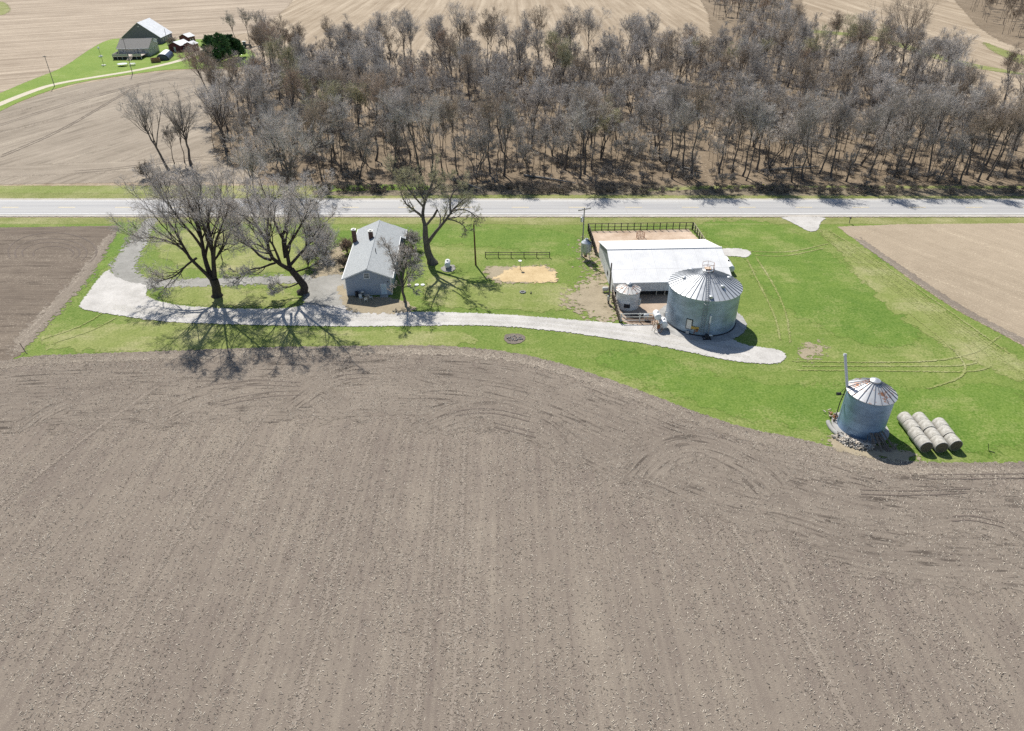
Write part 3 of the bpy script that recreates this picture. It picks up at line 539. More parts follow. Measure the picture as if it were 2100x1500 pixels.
def grow(P, Rr, nc, lf, ang, n, up=0.1, rf=0.55, t0=0.25, wander=0.12, rmin=0.008, base=None, droop=0.0, flat=0.0):
    B, m, _ = P.shape; T = norm(np.gradient(P, axis=1)); L = np.linalg.norm(np.diff(P, axis=1), axis=2).sum(1)
    bi = np.repeat(np.arange(B), nc); K = len(bi); t = t0 + (1 - t0) * rng.random(K) ** 0.85; t = np.clip(t, 0, 0.999)
    x = t * (m - 1); i = x.astype(int); fr = (x - i)[:, None]
    O = P[bi, i] * (1 - fr) + P[bi, i + 1] * fr; D = T[bi, i]; r0 = Rr[bi, i] * (1 - fr[:, 0]) + Rr[bi, i + 1] * fr[:, 0]
    pr = rng.normal(size=(K, 3)); pr = norm(pr - (pr * D).sum(1, keepdims=True) * D); a = np.radians(rng.normal(ang, 10, K))[:, None]
    d = norm(D * np.cos(a) + pr * np.sin(a)); ln = L[bi] * lf * (1.15 - 0.6 * t) * rng.uniform(0.65, 1.3, K); st = (ln / (n - 1))[:, None]
    pts = [O]
    for s in range(n - 1):
        d = norm(d + rng.normal(0, wander, (K, 3)) + np.array([0, 0, up]) - np.array([0, 0, droop * s])); pts.append(pts[-1] + d * st)
    PP = np.stack(pts, 1); tp = np.linspace(1, 0.25, n)[None]; RR = np.maximum(np.minimum(r0 * rf, ln * 0.045)[:, None] * tp, rmin)
    return PP, RR
def tree_arrays(h, spread=1.0, trunk=0.55, r=0.2, lean=(0, 0), nl=10, n2=6, n3=6, n4=6, ang=34, up=0.10, trmin=0.013, low=0.4, multi=1, l1=.86):
    seeds = []
    for k in range(multi):
        n = 9; t = np.linspace(0, 1, n); a0 = rng.uniform(0, 6.28); sp = (0.0 if multi == 1 else 0.30)
        pth = np.stack([lean[0] * t * h + np.cos(a0) * sp * h * t ** 1.1 * .6, lean[1] * t * h + np.sin(a0) * sp * h * t ** 1.1 * .6, h * trunk * t * (1 if k == 0 else rng.uniform(.75, 1))], 1); pth[1:, :2] += np.cumsum(rng.normal(0, 0.009 * h, (n - 1, 2)), 0)
        seeds.append((pth, r * (1 - .75 * t) ** 0.8 * (0.8 if multi > 1 else 1)))
    P0 = np.stack([s[0] for s in seeds]); R0 = np.stack([s[1] for s in seeds]); R0[:, 0] *= 1.35
    P1, R1 = grow(P0, R0, nl, l1 * spread, ang, 8, up * 1.4, 0.66, min(.9, low / trunk), 0.09)
    PL, RL = grow(P0, R0, 3, l1 * 1.15, 15, 8, up * 1.6, 0.8, .93, 0.12)
    P1, R1 = np.concatenate([P1, PL]), np.concatenate([R1, RL])
    P2, R2 = grow(P1, R1, n2, 0.52, 33, 5, up * 1.1, 0.55, 0.25, 0.12, 0.016)
    P3, R3 = grow(P2, R2, n3, 0.60, 34, 4, up * .8, 0.6, 0.2, 0.14, trmin)
    P4, R4 = grow(P3, R3, n4, 0.72, 36, 3, up * .5, 0.7, 0.1, 0.2, trmin)
    tr = merge([tubes(P0, R0, 7), tubes(P1, R1, 5), tubes(P2, R2, 3)])
    cr = merge([tubes(P3, R3, 3), tubes(P4, R4, 2)])
    return tr, cr
def tree_obj(name, tr, cr, loc, tm, cm, label, cat='tree', group=None):
    o = empty(name, loc, 0, label, cat, group); link('trunk', arr_mesh('trunk', *tr, smooth=True), tm, o); link('crown', arr_mesh('crown', *cr), cm, o)
    return o
# forest kinds
tall = [tree_arrays(rng.uniform(16, 20), rng.uniform(.9, 1.3), trunk=rng.uniform(.56, .68), r=rng.uniform(.15, .26), lean=rng.normal(0, .035, 2), nl=int(rng.integers(6, 10)), n2=7, n3=7, n4=6, ang=rng.uniform(22, 36), low=rng.uniform(.38, .54), l1=.76, up=.15) for _ in range(12)]
forked = [tree_arrays(rng.uniform(13, 16), .8, r=.2, multi=int(rng.integers(2, 4)), nl=5, n2=6, n3=7, n4=6, ang=40, low=.28) for _ in range(3)]
kinds = []
for a in tall + forked:
    kinds.append((arr_mesh('trunk', *a[0], smooth=True), arr_mesh('crown', *a[1])))
tw = ['twig', 'twig_olive', 'twig_red', 'twig_brown', 'twig_light']
protos = {}
for i, (tm_, cm_) in enumerate(kinds):
    for c in tw:
        # one mesh per colour so that copies can share it
        protos[(i, c)] = (tm_, cm_, c)
def forest_tree(i, c, loc, rz, sc, label, group):
    tm_, cm_, _ = protos[(i, c)]
    key = ('m', i, c)
    if key not in protos:
        cc = cm_.copy(); cc.materials.append(M[c]); protos[key] = cc
    if not tm_.materials: tm_.materials.append(M['bark'])
    o = empty('woodland_tree', loc, rz, label, 'tree', group); o.scale = sc
    for nm, me in (('trunk', tm_), ('crown', protos[key])):
        q = bpy.data.objects.new(nm, me); COL.objects.link(q); q.parent = o
    return o
taken = []
def spots(poly, n, dmin, bias=None, tries=40):
    poly = np.array(poly); lo, hi = poly.min(0), poly.max(0); out = []; k = 0
    while len(out) < n and k < n * tries * 4:
        k += 1; p = rng.uniform(lo, hi)
        if not inpoly(p[None], poly)[0]: continue
        if bias is not None and rng.random() > bias(p): continue
        dm = dmin * (1 if k < n * tries * 2 else 0.7)
        if taken and np.min(np.linalg.norm(np.array(taken) - p, axis=1)) < dm: continue
        taken.append(p); out.append(p)
    return out
vis = lambda p: 1.0 if abs(p[0]) < p[1] * 0.80 + 6 else 0.0
WL = {'front': ('bare tree in the first row of the woods, standing over the brushy road ditch', 'first row of the woods'),
      'grey': ('slim bare grey tree deep inside the main woods across the road', 'grey trees inside the main woods'),
      'olive': ('tree in the main woods with a yellowish olive budding crown', 'olive budding trees of the woods'),
      'red': ('tree in the main woods with a reddish brown budding crown', 'reddish budding trees of the woods'),
      'back': ('bare tree on the rear rim of the woods, crown against the pale striped field', 'rear rim of the woods'),
      'spur': ('bare tree in the narrow wooded spur running up between two tan fields', 'wooded spur between the fields')}
def plant(pts, lab, cols, smin=.85, smax=1.12, kinds_=None):
    for p in pts:
        c = random.choice(cols); L_ = lab
        if lab == 'grey': L_ = 'olive' if c == 'twig_olive' else 'red' if c == 'twig_red' else 'grey'
        s = rng.uniform(smin, smax); i = int(rng.integers(0, len(kinds))) if kinds_ is None else random.choice(kinds_)
        forest_tree(i, c, (p[0], p[1], 0.03), rng.uniform(0, 6.28), (s * 1.25, s * 1.25, s * rng.uniform(.92, 1.06)), *WL[L_])
G3 = ['twig'] * 7 + ['twig_brown'] * 3 + ['twig_light'] * 2
plant(spots(px([(565, 380), (700, 374), (1000, 368), (1400, 372), (1800, 378), (2160, 380), (2160, 355), (1600, 350), (1000, 348), (560, 350)]), 48, 3.2, vis), 'front', G3, .85, 1.05)
plant(spots(px([(430, 300), (540, 350), (2150, 350), (2150, 265), (1950, 225), (1870, 165), (1700, 140), (1420, 150), (1250, 165), (900, 165), (560, 160), (450, 215)]), 152, 5.0, lambda p: vis(p) * (1.0 if p[1] < 215 else .75)), 'grey', G3 * 3 + ['twig_olive'] * 3 + ['twig_red'] * 4, .85, 1.12)
plant(spots(px([(520, 162), (700, 148), (1000, 146), (1250, 146), (1400, 138), (1400, 156), (1250, 168), (900, 168), (560, 175)]), 36, 4.0, vis), 'back', G3 + ['twig_red'], .95, 1.2)
plant(spots(px([(1690, 135), (1870, 150), (1960, 205), (2150, 250), (2150, 275), (1950, 230), (1860, 170), (1690, 155)]), 16, 5, vis), 'back', G3 + ['twig_olive'], .85, 1.05)
plant(spots(px([(1490, 125), (1500, 75), (1450, 20), (1440, -10), (1600, -10), (1610, 50), (1690, 120)]), 26, 6, vis), 'spur', G3 + ['twig_red'], .8, 1.05)
# uncountable thin saplings and lower growth between the trees
def thicket(name, pts, variants, sc, tm, cm, label):
    LT, LC = [], []
    for p in pts:
        (TV, TQ), (CV, CQ) = random.choice(variants); a = rng.uniform(0, 6.28); s = rng.uniform(*sc); c_, s_ = math.cos(a) * s * 1.15, math.sin(a) * s * 1.15
        for (V, Q), L_ in (((TV, TQ), LT), ((CV, CQ), LC)):
            W = V.copy(); W[:, 0] = V[:, 0] * c_ - V[:, 1] * s_ + p[0]; W[:, 1] = V[:, 0] * s_ + V[:, 1] * c_ + p[1]; W[:, 2] = V[:, 2] * s; L_.append((W, Q))
    (TV, TQ), (CV, CQ) = merge(LT), merge(LC); V, Q = merge([(TV, TQ), (CV, CQ)]); me = arr_mesh(name, V, Q)
    o = link(name, me, [tm, cm]); me.polygons.foreach_set('material_index', np.concatenate([np.zeros(len(TQ)), np.ones(len(CQ))]).astype(np.int32))
    return tag(o, label, None, None, 'stuff')
sap = [tree_arrays(rng.uniform(9, 14), .85, r=.07, nl=6, n2=5, n3=5, n4=4, ang=30, low=.42, trmin=.015, trunk=.66, l1=.6) for _ in range(5)]
WP = px([(430, 300), (545, 368), (2160, 378), (2160, 260), (1950, 215), (1870, 160), (1700, 140), (1520, 120), (1420, 140), (1250, 155), (900, 155), (560, 150), (450, 215)])
tk = taken; taken = []
thicket('woodland_saplings', spots(WP, 1500, 1.0, vis), sap, (.6, 1.2), M['bark'], M['twig'], 'thin understorey saplings filling the woods across the road')
brush = [tree_arrays(rng.uniform(1.6, 2.8), 1.6, r=.03, nl=9, n2=4, n3=3, n4=2, ang=50, low=.05, multi=3, trmin=.012) for _ in range(4)]
taken = []
thicket('far_wood', spots(px([(1965, -30), (1990, 25), (2030, 62), (2090, 92), (2200, 110), (2300, 60), (2300, -30)]), 300, 2.2, vis), sap, (1.0, 1.5), M['bark'], M['twig_brown'], 'dark separate wood beyond the far green meadow corner')
thicket('spur_saplings', spots(px([(1490, 130), (1500, 75), (1450, 20), (1430, -30), (1620, -30), (1620, 50), (1700, 130)]), 230, 2, vis), sap, (.8, 1.3), M['bark'], M['twig'], 'thin saplings filling the narrow wooded spur')
taken = []
thicket('ditch_brush', spots(px([(655, 398), (655, 386), (1000, 384), (1400, 386), (2150, 390), (2150, 400), (1400, 400), (1000, 399)]), 300, .5, lambda p: vis(p) * (0.25 + 0.75 * (math.sin(p[0] * .11) > -.2))), brush, (.35, .85), M['bark'], M['twig_brown'], 'tangled leafless brush along the road ditch')
taken = []
thicket('woodland_brush', spots(px([(560, 382), (2150, 384), (2150, 340), (560, 330)]), 160, 1.5, vis), brush, (.6, 1.3), M['bark'], M['twig'], 'low leafless brush on the woodland floor')
# fallen logs on the woodland floor
for k, (a, b) in enumerate([((1075, 362), (1180, 380)), ((1560, 352), (1680, 345)), ((1390, 345), (1440, 356)), ((930, 372), (985, 392)), ((1820, 356), (1880, 349))]):
    A, B_ = G(*a), G(*b); q = MB(); q.tube([A + Vector((0, 0, .3)), (A + B_) / 2 + Vector((.2, .3, .35)), B_ + Vector((0, 0, .5))], [.26, .22, .12], 8); q.tube([(A + B_) / 2 + Vector((0, 0, .3)), (A + B_) / 2 + Vector((.8, 1.2, 1.4))], [.1, .05], 6)
    tag(q.build('fallen_log', M['grey_pole'], smooth=True), ['bleached fallen trunk with a snapped branch behind the roadside brush, straight beyond the garden fence', 'long fallen log lying behind the first tree row past the grain bin', 'short fallen log between front woodland trunks above the white barn', 'slanting fallen pole at the ditch edge behind the big forked yard tree', 'fallen log on the leaf litter above the gravel road entrance'][k], 'log', 'fallen logs in the woods')

# hero trees: limbs traced in depth, then grown out
def hero(name, Y, base_px, limbs, rr, label, tm, cm, n2=9, n3=8, n4=7, n5=0, l2=.33, a2=38, up=.1, trmin=.012, droop=0.0, z0=0.05, cat='tree', group=None, stubs=()):
    B0 = G(*base_px); L0 = []
    def path(pts, dy, n=9):
        q = [np.array(GY(x, y, Y + d)) for (x, y), d in zip(pts, np.linspace(*dy, len(pts)))]
        q = np.array(q); s = np.concatenate([[0], np.cumsum(np.linalg.norm(np.diff(q, axis=0), axis=1))]); t = np.linspace(0, s[-1], n)
        return np.stack([np.interp(t, s, q[:, k]) for k in range(3)], 1)
    for (pts, dy, ra, rb) in limbs:
        p = path(pts, dy); t = np.linspace(0, 1, 9); p[1:-1] = (p[:-2] + 2 * p[1:-1] + p[2:]) / 4; p[2:] += np.cumsum(rng.normal(0, .05, (7, 3)), 0)
        L0.append((p, ra * (1 - t) + rb * t))
    P0 = np.stack([x[0] for x in L0]); R0 = np.stack([x[1] for x in L0]); org = np.array([B0.x, B0.y, 0]); P0 = P0 - org
    R0[0, 0] *= 1.5; P0[0, 0, 2] = -.1
    grown = [i for i in range(len(limbs)) if i not in (0,) and i not in stubs]
    PG, RG = P0[grown], R0[grown]
    P1, R1 = grow(PG, RG, n2, l2, a2, 7, up, .55, .2, .13, .03, droop=droop)
    P2, R2 = grow(P1, R1, n3, .50, 34, 5, up * .8, .55, .2, .14, .018, droop=droop)
    PT, RT = grow(np.concatenate([PG]), np.concatenate([RG]) * .3, n2 + 4, .12, 45, 5, up, .6, .3, .15, .015)
    P3, R3 = grow(np.concatenate([P2, PT]), np.concatenate([R2, RT]), n4, .56, 34, 4, up * .6, .6, .15, .16, trmin, droop=droop)
    P4, R4 = grow(P3, R3, 4, .72, 36, 3, up * .4, .7, .1, .2, trmin * .9, droop=droop)
    P5, R5 = grow(P4, R4, 2, .8, 38, 3, up * .4, .8, .1, .2, trmin * .8, droop=droop)
    tr = merge([tubes(P0, R0, 12), tubes(P1, R1, 6), tubes(P2, R2, 4)]); cr = merge([tubes(PT, RT, 3), tubes(P3, R3, 3), tubes(P4, R4, 2), tubes(P5, R5, 2)])
    return tree_obj(name, tr, cr, (B0.x, B0.y, z0), tm, cm, label, cat, group)
YA = G(446, 608).y
hero('maple_tree', YA, (446, 608), [([(446, 608), (443, 590), (440, 573)], (0, 0), .75, .62), ([(441, 590), (441, 573), (438, 543), (436, 505), (428, 464), (428, 420)], (0, 1.5), .45, .10), ([(438, 543), (440, 505), (455, 464), (472, 415)], (0, -3), .26, .07),
     ([(440, 588), (434, 572), (422, 540), (416, 510), (412, 475), (398, 440), (386, 408)], (0, 3), .48, .08), ([(439, 580), (424, 562), (404, 546), (387, 526), (369, 488), (348, 452), (325, 430)], (0, -1), .34, .07),
     ([(404, 530), (387, 540), (366, 564), (340, 574), (322, 580)], (0, -3.5), .2, .05), ([(400, 542), (380, 515), (355, 498), (325, 488), (288, 490)], (0, 3.5), .2, .05), ([(420, 536), (425, 500), (440, 470), (455, 430), (450, 395)], (2, 6), .25, .06),
     ([(415, 510), (395, 480), (370, 455), (350, 420), (345, 400)], (0, -5), .24, .06), ([(436, 540), (450, 520), (470, 490), (480, 450)], (0, 5), .2, .05), ([(436, 520), (420, 480), (410, 440), (405, 405)], (0, -6), .22, .05)], 0,
     'huge bare maple inside the gravel loop with upright limbs and fine grey twigs', M['bark_dark'], M['twig_light'], n2=9, n3=7, n4=6, l2=.60, up=.11)
YB = G(620, 602).y
hero('maple_tree', YB, (620, 602), [([(620, 602), (627, 592), (612, 574), (598, 556)], (0, 0), .70, .5), ([(600, 560), (591, 548), (589, 505), (566, 464), (556, 420)], (0, 2), .36, .08), ([(598, 556), (570, 540), (551, 530), (548, 491), (548, 440), (552, 400)], (0, -3), .38, .08),
     ([(556, 534), (533, 530), (513, 499), (492, 474), (466, 450)], (0, 2), .26, .06), ([(565, 540), (533, 550), (504, 558), (482, 575)], (0, -4), .2, .05), ([(592, 548), (604, 535), (618, 520), (639, 488), (660, 462)], (0, 3), .28, .06),
     ([(600, 560), (620, 555), (645, 545), (668, 530)], (0, -3), .18, .05), ([(589, 510), (605, 480), (625, 445), (635, 410)], (0, -4), .25, .06), ([(548, 500), (528, 465), (515, 430), (505, 400)], (0, 5), .24, .06), ([(585, 530), (578, 490), (590, 450), (600, 400)], (1, 6), .26, .06), ([(575, 540), (560, 500), (530, 470), (515, 440)], (-2, -7), .22, .05),
     ([(615, 580), (600, 588), (580, 592), (560, 600)], (0, -2), .14, .04)], 0,
     'massive bare maple with crooked leaning trunk growing beside the house end of the loop', M['bark_dark'], M['twig_light'], n2=9, n3=7, n4=6, l2=.60, up=.11)
YC = G(886, 541).y
hero('cottonwood_tree', YC, (886, 541), [([(887, 541), (879, 522), (875, 495), (872, 462)], (0, 0), .74, .42), ([(872, 464), (864, 442), (872, 412), (879, 398), (887, 376), (893, 355)], (0, 2), .34, .08), ([(866, 446), (858, 437), (846, 430), (834, 420), (825, 395)], (0, -2), .24, .06),
     ([(877, 500), (883, 490), (897, 472), (918, 450), (926, 433), (935, 420), (955, 407)], (0, 1), .35, .08), ([(928, 434), (940, 429), (955, 431), (967, 438), (978, 452)], (0, -2), .16, .05), ([(873, 464), (880, 456), (889, 447), (896, 432)], (0, -1), .24, .18),
     ([(872, 412), (858, 392), (845, 370), (838, 350)], (0, 3), .2, .05), ([(924, 438), (922, 410), (935, 385), (955, 375)], (0, 4), .2, .05), ([(880, 396), (900, 380), (915, 362)], (0, -3), .14, .04), ([(868, 425), (850, 405), (828, 372), (815, 350)], (0, -4), .18, .05), ([(918, 450), (935, 455), (948, 460), (955, 478)], (0, -2), .14, .04)], 0,
     'old bare cottonwood with thick forked trunk and a broken stub limb beside the house', M['bark'], M['twig_olive'], n2=7, n3=6, n4=5, l2=.50, up=.09, stubs=(5,))
YD = G(831, 621).y
hero('yard_tree', YD, (831, 621), [([(831, 621), (828, 604), (826, 588)], (0, 0), .24, .19), ([(826, 590), (825, 570), (830, 545), (836, 520), (838, 500)], (0, 1), .16, .03), ([(826, 590), (818, 570), (810, 550), (800, 528), (795, 510)], (0, -1), .13, .03), ([(827, 588), (836, 570), (846, 552), (856, 530)], (0, 1.5), .12, .03), ([(826, 585), (832, 565), (850, 560), (862, 565)], (0, -1), .1, .03), ([(825, 580), (818, 560), (820, 535), (826, 515)], (0, 2.5), .1, .03), ([(826, 588), (815, 585), (806, 588), (800, 598)], (0, -1), .08, .02), ([(828, 590), (840, 588), (850, 592), (856, 600)], (0, -1.5), .08, .02)], 0,
     'small dense bare tree standing at the corner of the blue grey house', M['bark'], M['twig_light'], n2=9, n3=6, n4=6, l2=.46, up=.07, trmin=.009)
def single(name, pxy, h, spread, r, label, cm='twig', cat='tree', group=None, **kw):
    a = tree_arrays(h, spread, r=r, **kw); p = G(*pxy); return tree_obj(name, a[0], a[1], (p.x, p.y, 0.05), M['bark'], M[cm], label, cat, group)
single('roadside_tree', (346, 350), 18, 1.3, .34, 'tall bare leaning tree of the roadside clump, the one farthest from the woods', lean=(-.14, 0), nl=13, ang=40, low=.25, n3=5)
single('roadside_tree', (358, 336), 11, .8, .12, 'thin bare young tree between the two tall roadside trees', nl=9, low=.3)
single('roadside_tree', (379, 334), 13, .8, .13, 'slender bare tree just beside the second tall roadside tree', nl=9, low=.3)
single('roadside_tree', (392, 338), 18, 1.2, .34, 'tall bare tree with open crown between the roadside clump and the woods', nl=13, ang=40, low=.25, n3=5)
single('roadside_tree', (466, 312), 17, 1.6, .4, 'broad pale bare tree at the corner of the woods by the grey field', 'twig_light', nl=14, ang=48, low=.2, n3=6)
single('roadside_tree', (600, 392), 15, 1.5, .3, 'bushy grey tree rising from the road verge behind the leaning maple', 'twig_light', nl=14, ang=42, low=.2, n3=6, multi=2)
single('roadside_tree', (520, 388), 11, 1.5, .2, 'low spreading grey tree on the verge by the white pole', 'twig_light', nl=12, ang=48, low=.15, n3=6, multi=2)
single('farm_tree', (486, 92), 14, 1.1, .2, 'bare tree directly behind the dark evergreens', lean=(-.05, 0), ang=34)
single('farm_tree', (512, 91), 15.5, 1.0, .2, 'bare upright tree beside the parked dark tractor', ang=30)
single('farm_tree', (534, 95), 15, 1.2, .22, 'bare round crowned tree last in line behind the evergreens', ang=38)
single('dead_tree', (608, 104), 13, 1.0, .32, 'bleached dead tree with crooked limbs on the woods corner', 'twig_light', nl=7, n2=4, n3=2, n4=2, ang=50, low=.3)
single('field_tree', (1846, 150), 23, 1.9, .42, 'great spreading bare tree standing against the tan field past the spur', 'twig_brown', nl=14, n2=7, ang=42, up=.1, low=.25)
single('budding_tree', (1752, 118), 8, 2.0, .14, 'low rust coloured budding tree on the rim of the woods', 'twig_red', nl=14, ang=50, low=.1, multi=3)
single('yard_sapling', (456, 533), 5.5, 1.0, .10, 'small dark bare sapling on the lawn behind the huge maple', 'twig_brown', low=.3, n3=3, n4=3)
def bush(pxy, h, label, cm='twig_brown', sp=1.6, grp=None):
    a = tree_arrays(h, sp, r=.035 + .008 * h, nl=11, n2=6, n3=5, n4=4, ang=46, low=.05, multi=5, trmin=.010); p = G(*pxy); return tree_obj('leafless_bush', a[0], a[1], (p.x, p.y, .05), M['bark'], M[cm], label, 'bush', grp)
bush((846, 512), 3.0, 'reddish leafless bush against the long side wall of the house', 'twig')
bush((842, 535), 2.6, 'brown leafless bush by the house wall nearer the small yard tree'.replace('nearer', 'next to'), 'twig_brown')
bush((712, 520), 2.6, 'thorny leafless bush at the chimney side of the house', 'twig_red')
bush((706, 550), 1.6, 'low brown bush at the garage corner of the house', 'twig_brown')
bush((664, 530), 5.2, 'large grey leafless lilac bush on the lawn between maple and house', 'twig')
bush((650, 505), 4.6, 'grey leafless bush on the lawn close to the road side', 'twig')
bush((632, 548), 3.4, 'spreading leafless bush under the leaning maple', 'twig')
bush((300, 365), 3.0, 'dark leafless bush on the far road verge at the field corner', 'twig_brown')
bush((355, 99), 4.0, 'brown leafless bush beside the largest maroon shed', 'twig_brown')
# evergreens at the distant farm
def pine(pxy, h, w, label, seed):
    r_ = np.random.default_rng(seed); p = G(*pxy); o = empty('evergreen_tree', (p.x, p.y, .03), 0, label, 'tree', 'evergreens at the distant farm')
    q = MB(); q.tube([(0, 0, 0), (.1, 0, h * .5), (0, 0, h * .95)], [.3, .18, .04], 8); q.build('trunk', M['bark_dark'], o, True)
    V = []; nb = 130
    for k in range(nb):
        z = h * (0.16 + .84 * (k / nb) ** .9); rad = w * (1 - ((z / h - .16) / .84)) ** .42 * r_.uniform(.55, 1.1) + .25; a = r_.uniform(0, 6.28); e = Vector((math.cos(a) * rad, math.sin(a) * rad, z + r_.uniform(-.1, .7)))
        for c in range(7):
            t = r_.uniform(.35, 1.05); cc = Vector((e.x * t, e.y * t, z + (e.z - z) * t)); nn = 16
            d = r_.normal(size=(nn, 3)); d[:, 2] = np.abs(d[:, 2]) * .7; d /= np.linalg.norm(d, axis=1, keepdims=True); s = r_.normal(size=(nn, 3)) * .09; L_ = r_.uniform(.25, .6, nn)[:, None]
            c0 = np.array(cc) + r_.normal(size=(nn, 3)) * .2; V.append(np.stack([c0 - s, c0 + s, c0 + d * L_ + s * .3, c0 + d * L_ - s * .3], 1).reshape(-1, 3))
    V = np.vstack(V); Q = np.arange(len(V)).reshape(-1, 4); link('crown', arr_mesh('crown', V, Q), M['needle'], o)
pine((438, 127), 9.5, 4.3, 'dark evergreen beside the grey garage wall', 1); pine((460, 129), 10.5, 5.0, 'tallest dark evergreen in the middle of the evergreen clump', 2); pine((478, 122), 9.0, 4.4, 'dark evergreen at the tractor end of the clump', 3); pine((490, 118), 6.5, 3.2, 'lowest dark evergreen on the outer edge of the clump', 4)

# ------------------------------------------------------------------ farm house (blue grey)
def gable_body(b, x0, x1, y0, y1, ze, zr, xr=None, z0=0.0):      # ridge along y
    xr = (x0 + x1) / 2 if xr is None else xr
    b.add([(x0, y0, z0), (x1, y0, z0), (x1, y0, ze), (xr, y0, zr), (x0, y0, ze), (x0, y1, z0), (x1, y1, z0), (x1, y1, ze), (xr, y1, zr), (x0, y1, ze)],
          [(0, 1, 2, 3, 4), (9, 8, 7, 6, 5), (0, 4, 9, 5), (1, 6, 7, 2)])
def slab(b, A, B_, C, D, t):                                      # thick quad, thickness downward along its normal
    A, B_, C, D = map(Vector, (A, B_, C, D)); n = (B_ - A).cross(D - A).normalized()
    if n.z < 0: n = -n
    b.hexa([p - n * t for p in (A, B_, C, D)] + [A, B_, C, D]) if (B_ - A).cross(D - A).z > 0 else b.hexa([p - n * t for p in (D, C, B_, A)] + [D, C, B_, A])
hs = empty('farm_house', (-23.75, 106.1, 0.1), R(3.2), 'blue grey sided farm house with long grey shingle roof and two chimneys', 'house')
W2, LEN, ZE, ZR = 3.72, 20.6, 3.3, 4.85
b = MB(); gable_body(b, -W2, W2, 0, LEN, ZE, ZR); b.build('wall', M['siding'], hs)
b = MB(); k = (ZR - ZE) / W2; ov = .45; t = .14
slab(b, (-W2 - ov, -.35, ZE - k * ov + t), (0, -.35, ZR + t), (0, LEN + .35, ZR + t), (-W2 - ov, LEN + .35, ZE - k * ov + t), t - .01)
slab(b, (0, -.35, ZR + t), (W2 + ov, -.35, ZE - k * ov + t), (W2 + ov, LEN + .35, ZE - k * ov + t), (0, LEN + .35, ZR + t), t - .01)
b.box(-.12, .12, -.35, LEN + .35, ZR + t - .03, ZR + t + .03)
roof = b.build('roof', M['shingle'], hs)
def chimney(x, y, z0, z1, w, cap=True):
    q = MB(); q.box(x - w, x + w, y - w, y + w, z0, z1); c = q.build('chimney', M['brick'], roof); q = MB(); q.box(x - w - .07, x + w + .07, y - w - .07, y + w + .07, z1, z1 + .12); q.box(x - w * .5, x + w * .5, y - w * .5, y + w * .5, z1 + .12, z1 + .28); q.build('chimney_cap', M['white_dirty'], roof)
chimney(-3.95, 14.9, 0.0, 5.6, .36); chimney(-.72, 13.2, 4.2, 5.95, .36)
q = MB(); q.tube([(.75, 7.0, 4.4), (.75, 7.0, 5.35)], .07, 8); q.build('vent_pipe', M['black_metal'], roof)
b = MB()
for sx in (-1, 1):
    x = sx * (W2 + ov + .05); b.box(min(x, x - sx * .1) - (.0), max(x, x - sx * .1) + .0, -.38, LEN + .38 if sx < 0 else 17.0, ZE - k * ov - .02, ZE - k * ov + .17)
gut = b.build('gutter', M['white_paint'], hs)
b = MB()
for sx in (-1, 1): b.bar((sx * (W2 + ov), -.37, ZE - k * ov + .02), (0, -.37, ZR + .03), .05, .2, up=(0, 0, 1))
b.box(-W2 - .02, -W2 + .1, -.03, .0 - .003, 0, ZE - .1); b.box(W2 - .1, W2 + .02, -.03, -.003, 0, ZE - .1); b.tube([(W2 + .08, -.05, .1), (W2 + .08, -.05, 3.1)], .05, 6)
b.build('trim', M['white_paint'], hs)
# side extension with its own raised roof
b = MB(); x0, x1, y0, y1 = .9, 4.55, 16.9, 20.9
b.add([(x0, y0, 0), (x1, y0, 0), (x1, y0, 2.9), (x0, y0, 4.4), (x0, y1, 0), (x1, y1, 0), (x1, y1, 2.9), (x0, y1, 4.4)], [(0, 1, 2, 3), (7, 6, 5, 4), (1, 5, 6, 2), (0, 3, 7, 4)])
b.build('extension_wall', M['siding'], hs)
b = MB(); slab(b, (2.4, 16.7, ZR + t + .01 - k * 2.4), (4.95, 16.7, ZR + t + .01 - k * 4.95), (4.95, 21.1, ZR + t + .01 - k * 4.95), (2.4, 21.1, ZR + t + .01 - k * 2.4), .12); b.build('extension_roof', M['shingle'], hs)
b = MB(); b.box(4.96, 5.06, 16.7, 21.1, 2.78, 2.95); b.build('gutter', M['white_paint'], hs)
def window(parent, x, z, w, h, y=0.0, fm='white_paint', n='window', side=None):
    b = MB(); f = .09; d = .05
    P_ = (lambda a, c, z_: (a, y - c, z_)) if side is None else (lambda a, c, z_: (y + c * side, a, z_))
    def bx(a0, a1, c0, c1, z0, z1):
        b.hexa([P_(a0, c1, z0), P_(a1, c1, z0), P_(a1, c0, z0), P_(a0, c0, z0), P_(a0, c1, z1), P_(a1, c1, z1), P_(a1, c0, z1), P_(a0, c0, z1)])
    bx(x - w / 2 - f, x + w / 2 + f, 0, d, z - f, z); bx(x - w / 2 - f, x + w / 2 + f, 0, d, z + h, z + h + f); bx(x - w / 2 - f, x - w / 2, 0, d, z, z + h); bx(x + w / 2, x + w / 2 + f, 0, d, z, z + h); bx(x - w / 2, x + w / 2, .005, d * .8, z + h / 2 - .03, z + h / 2 + .03)
    o = b.build(n, M[fm], parent); b = MB(); 
    bx(x - w / 2, x + w / 2, 0.002, .015, z, z + h); b.build('pane', M['glass'], o); return o
window(hs, -.15, 3.15, .8, .85)
for yy in (3.5, 8.5, 12.5): window(hs, yy, 1.2, 1.0, 1.3, y=W2, side=1)
for yy in (3.5, 9.5, 17.5): window(hs, yy, 1.2, 1.0, 1.3, y=-W2, side=-1)
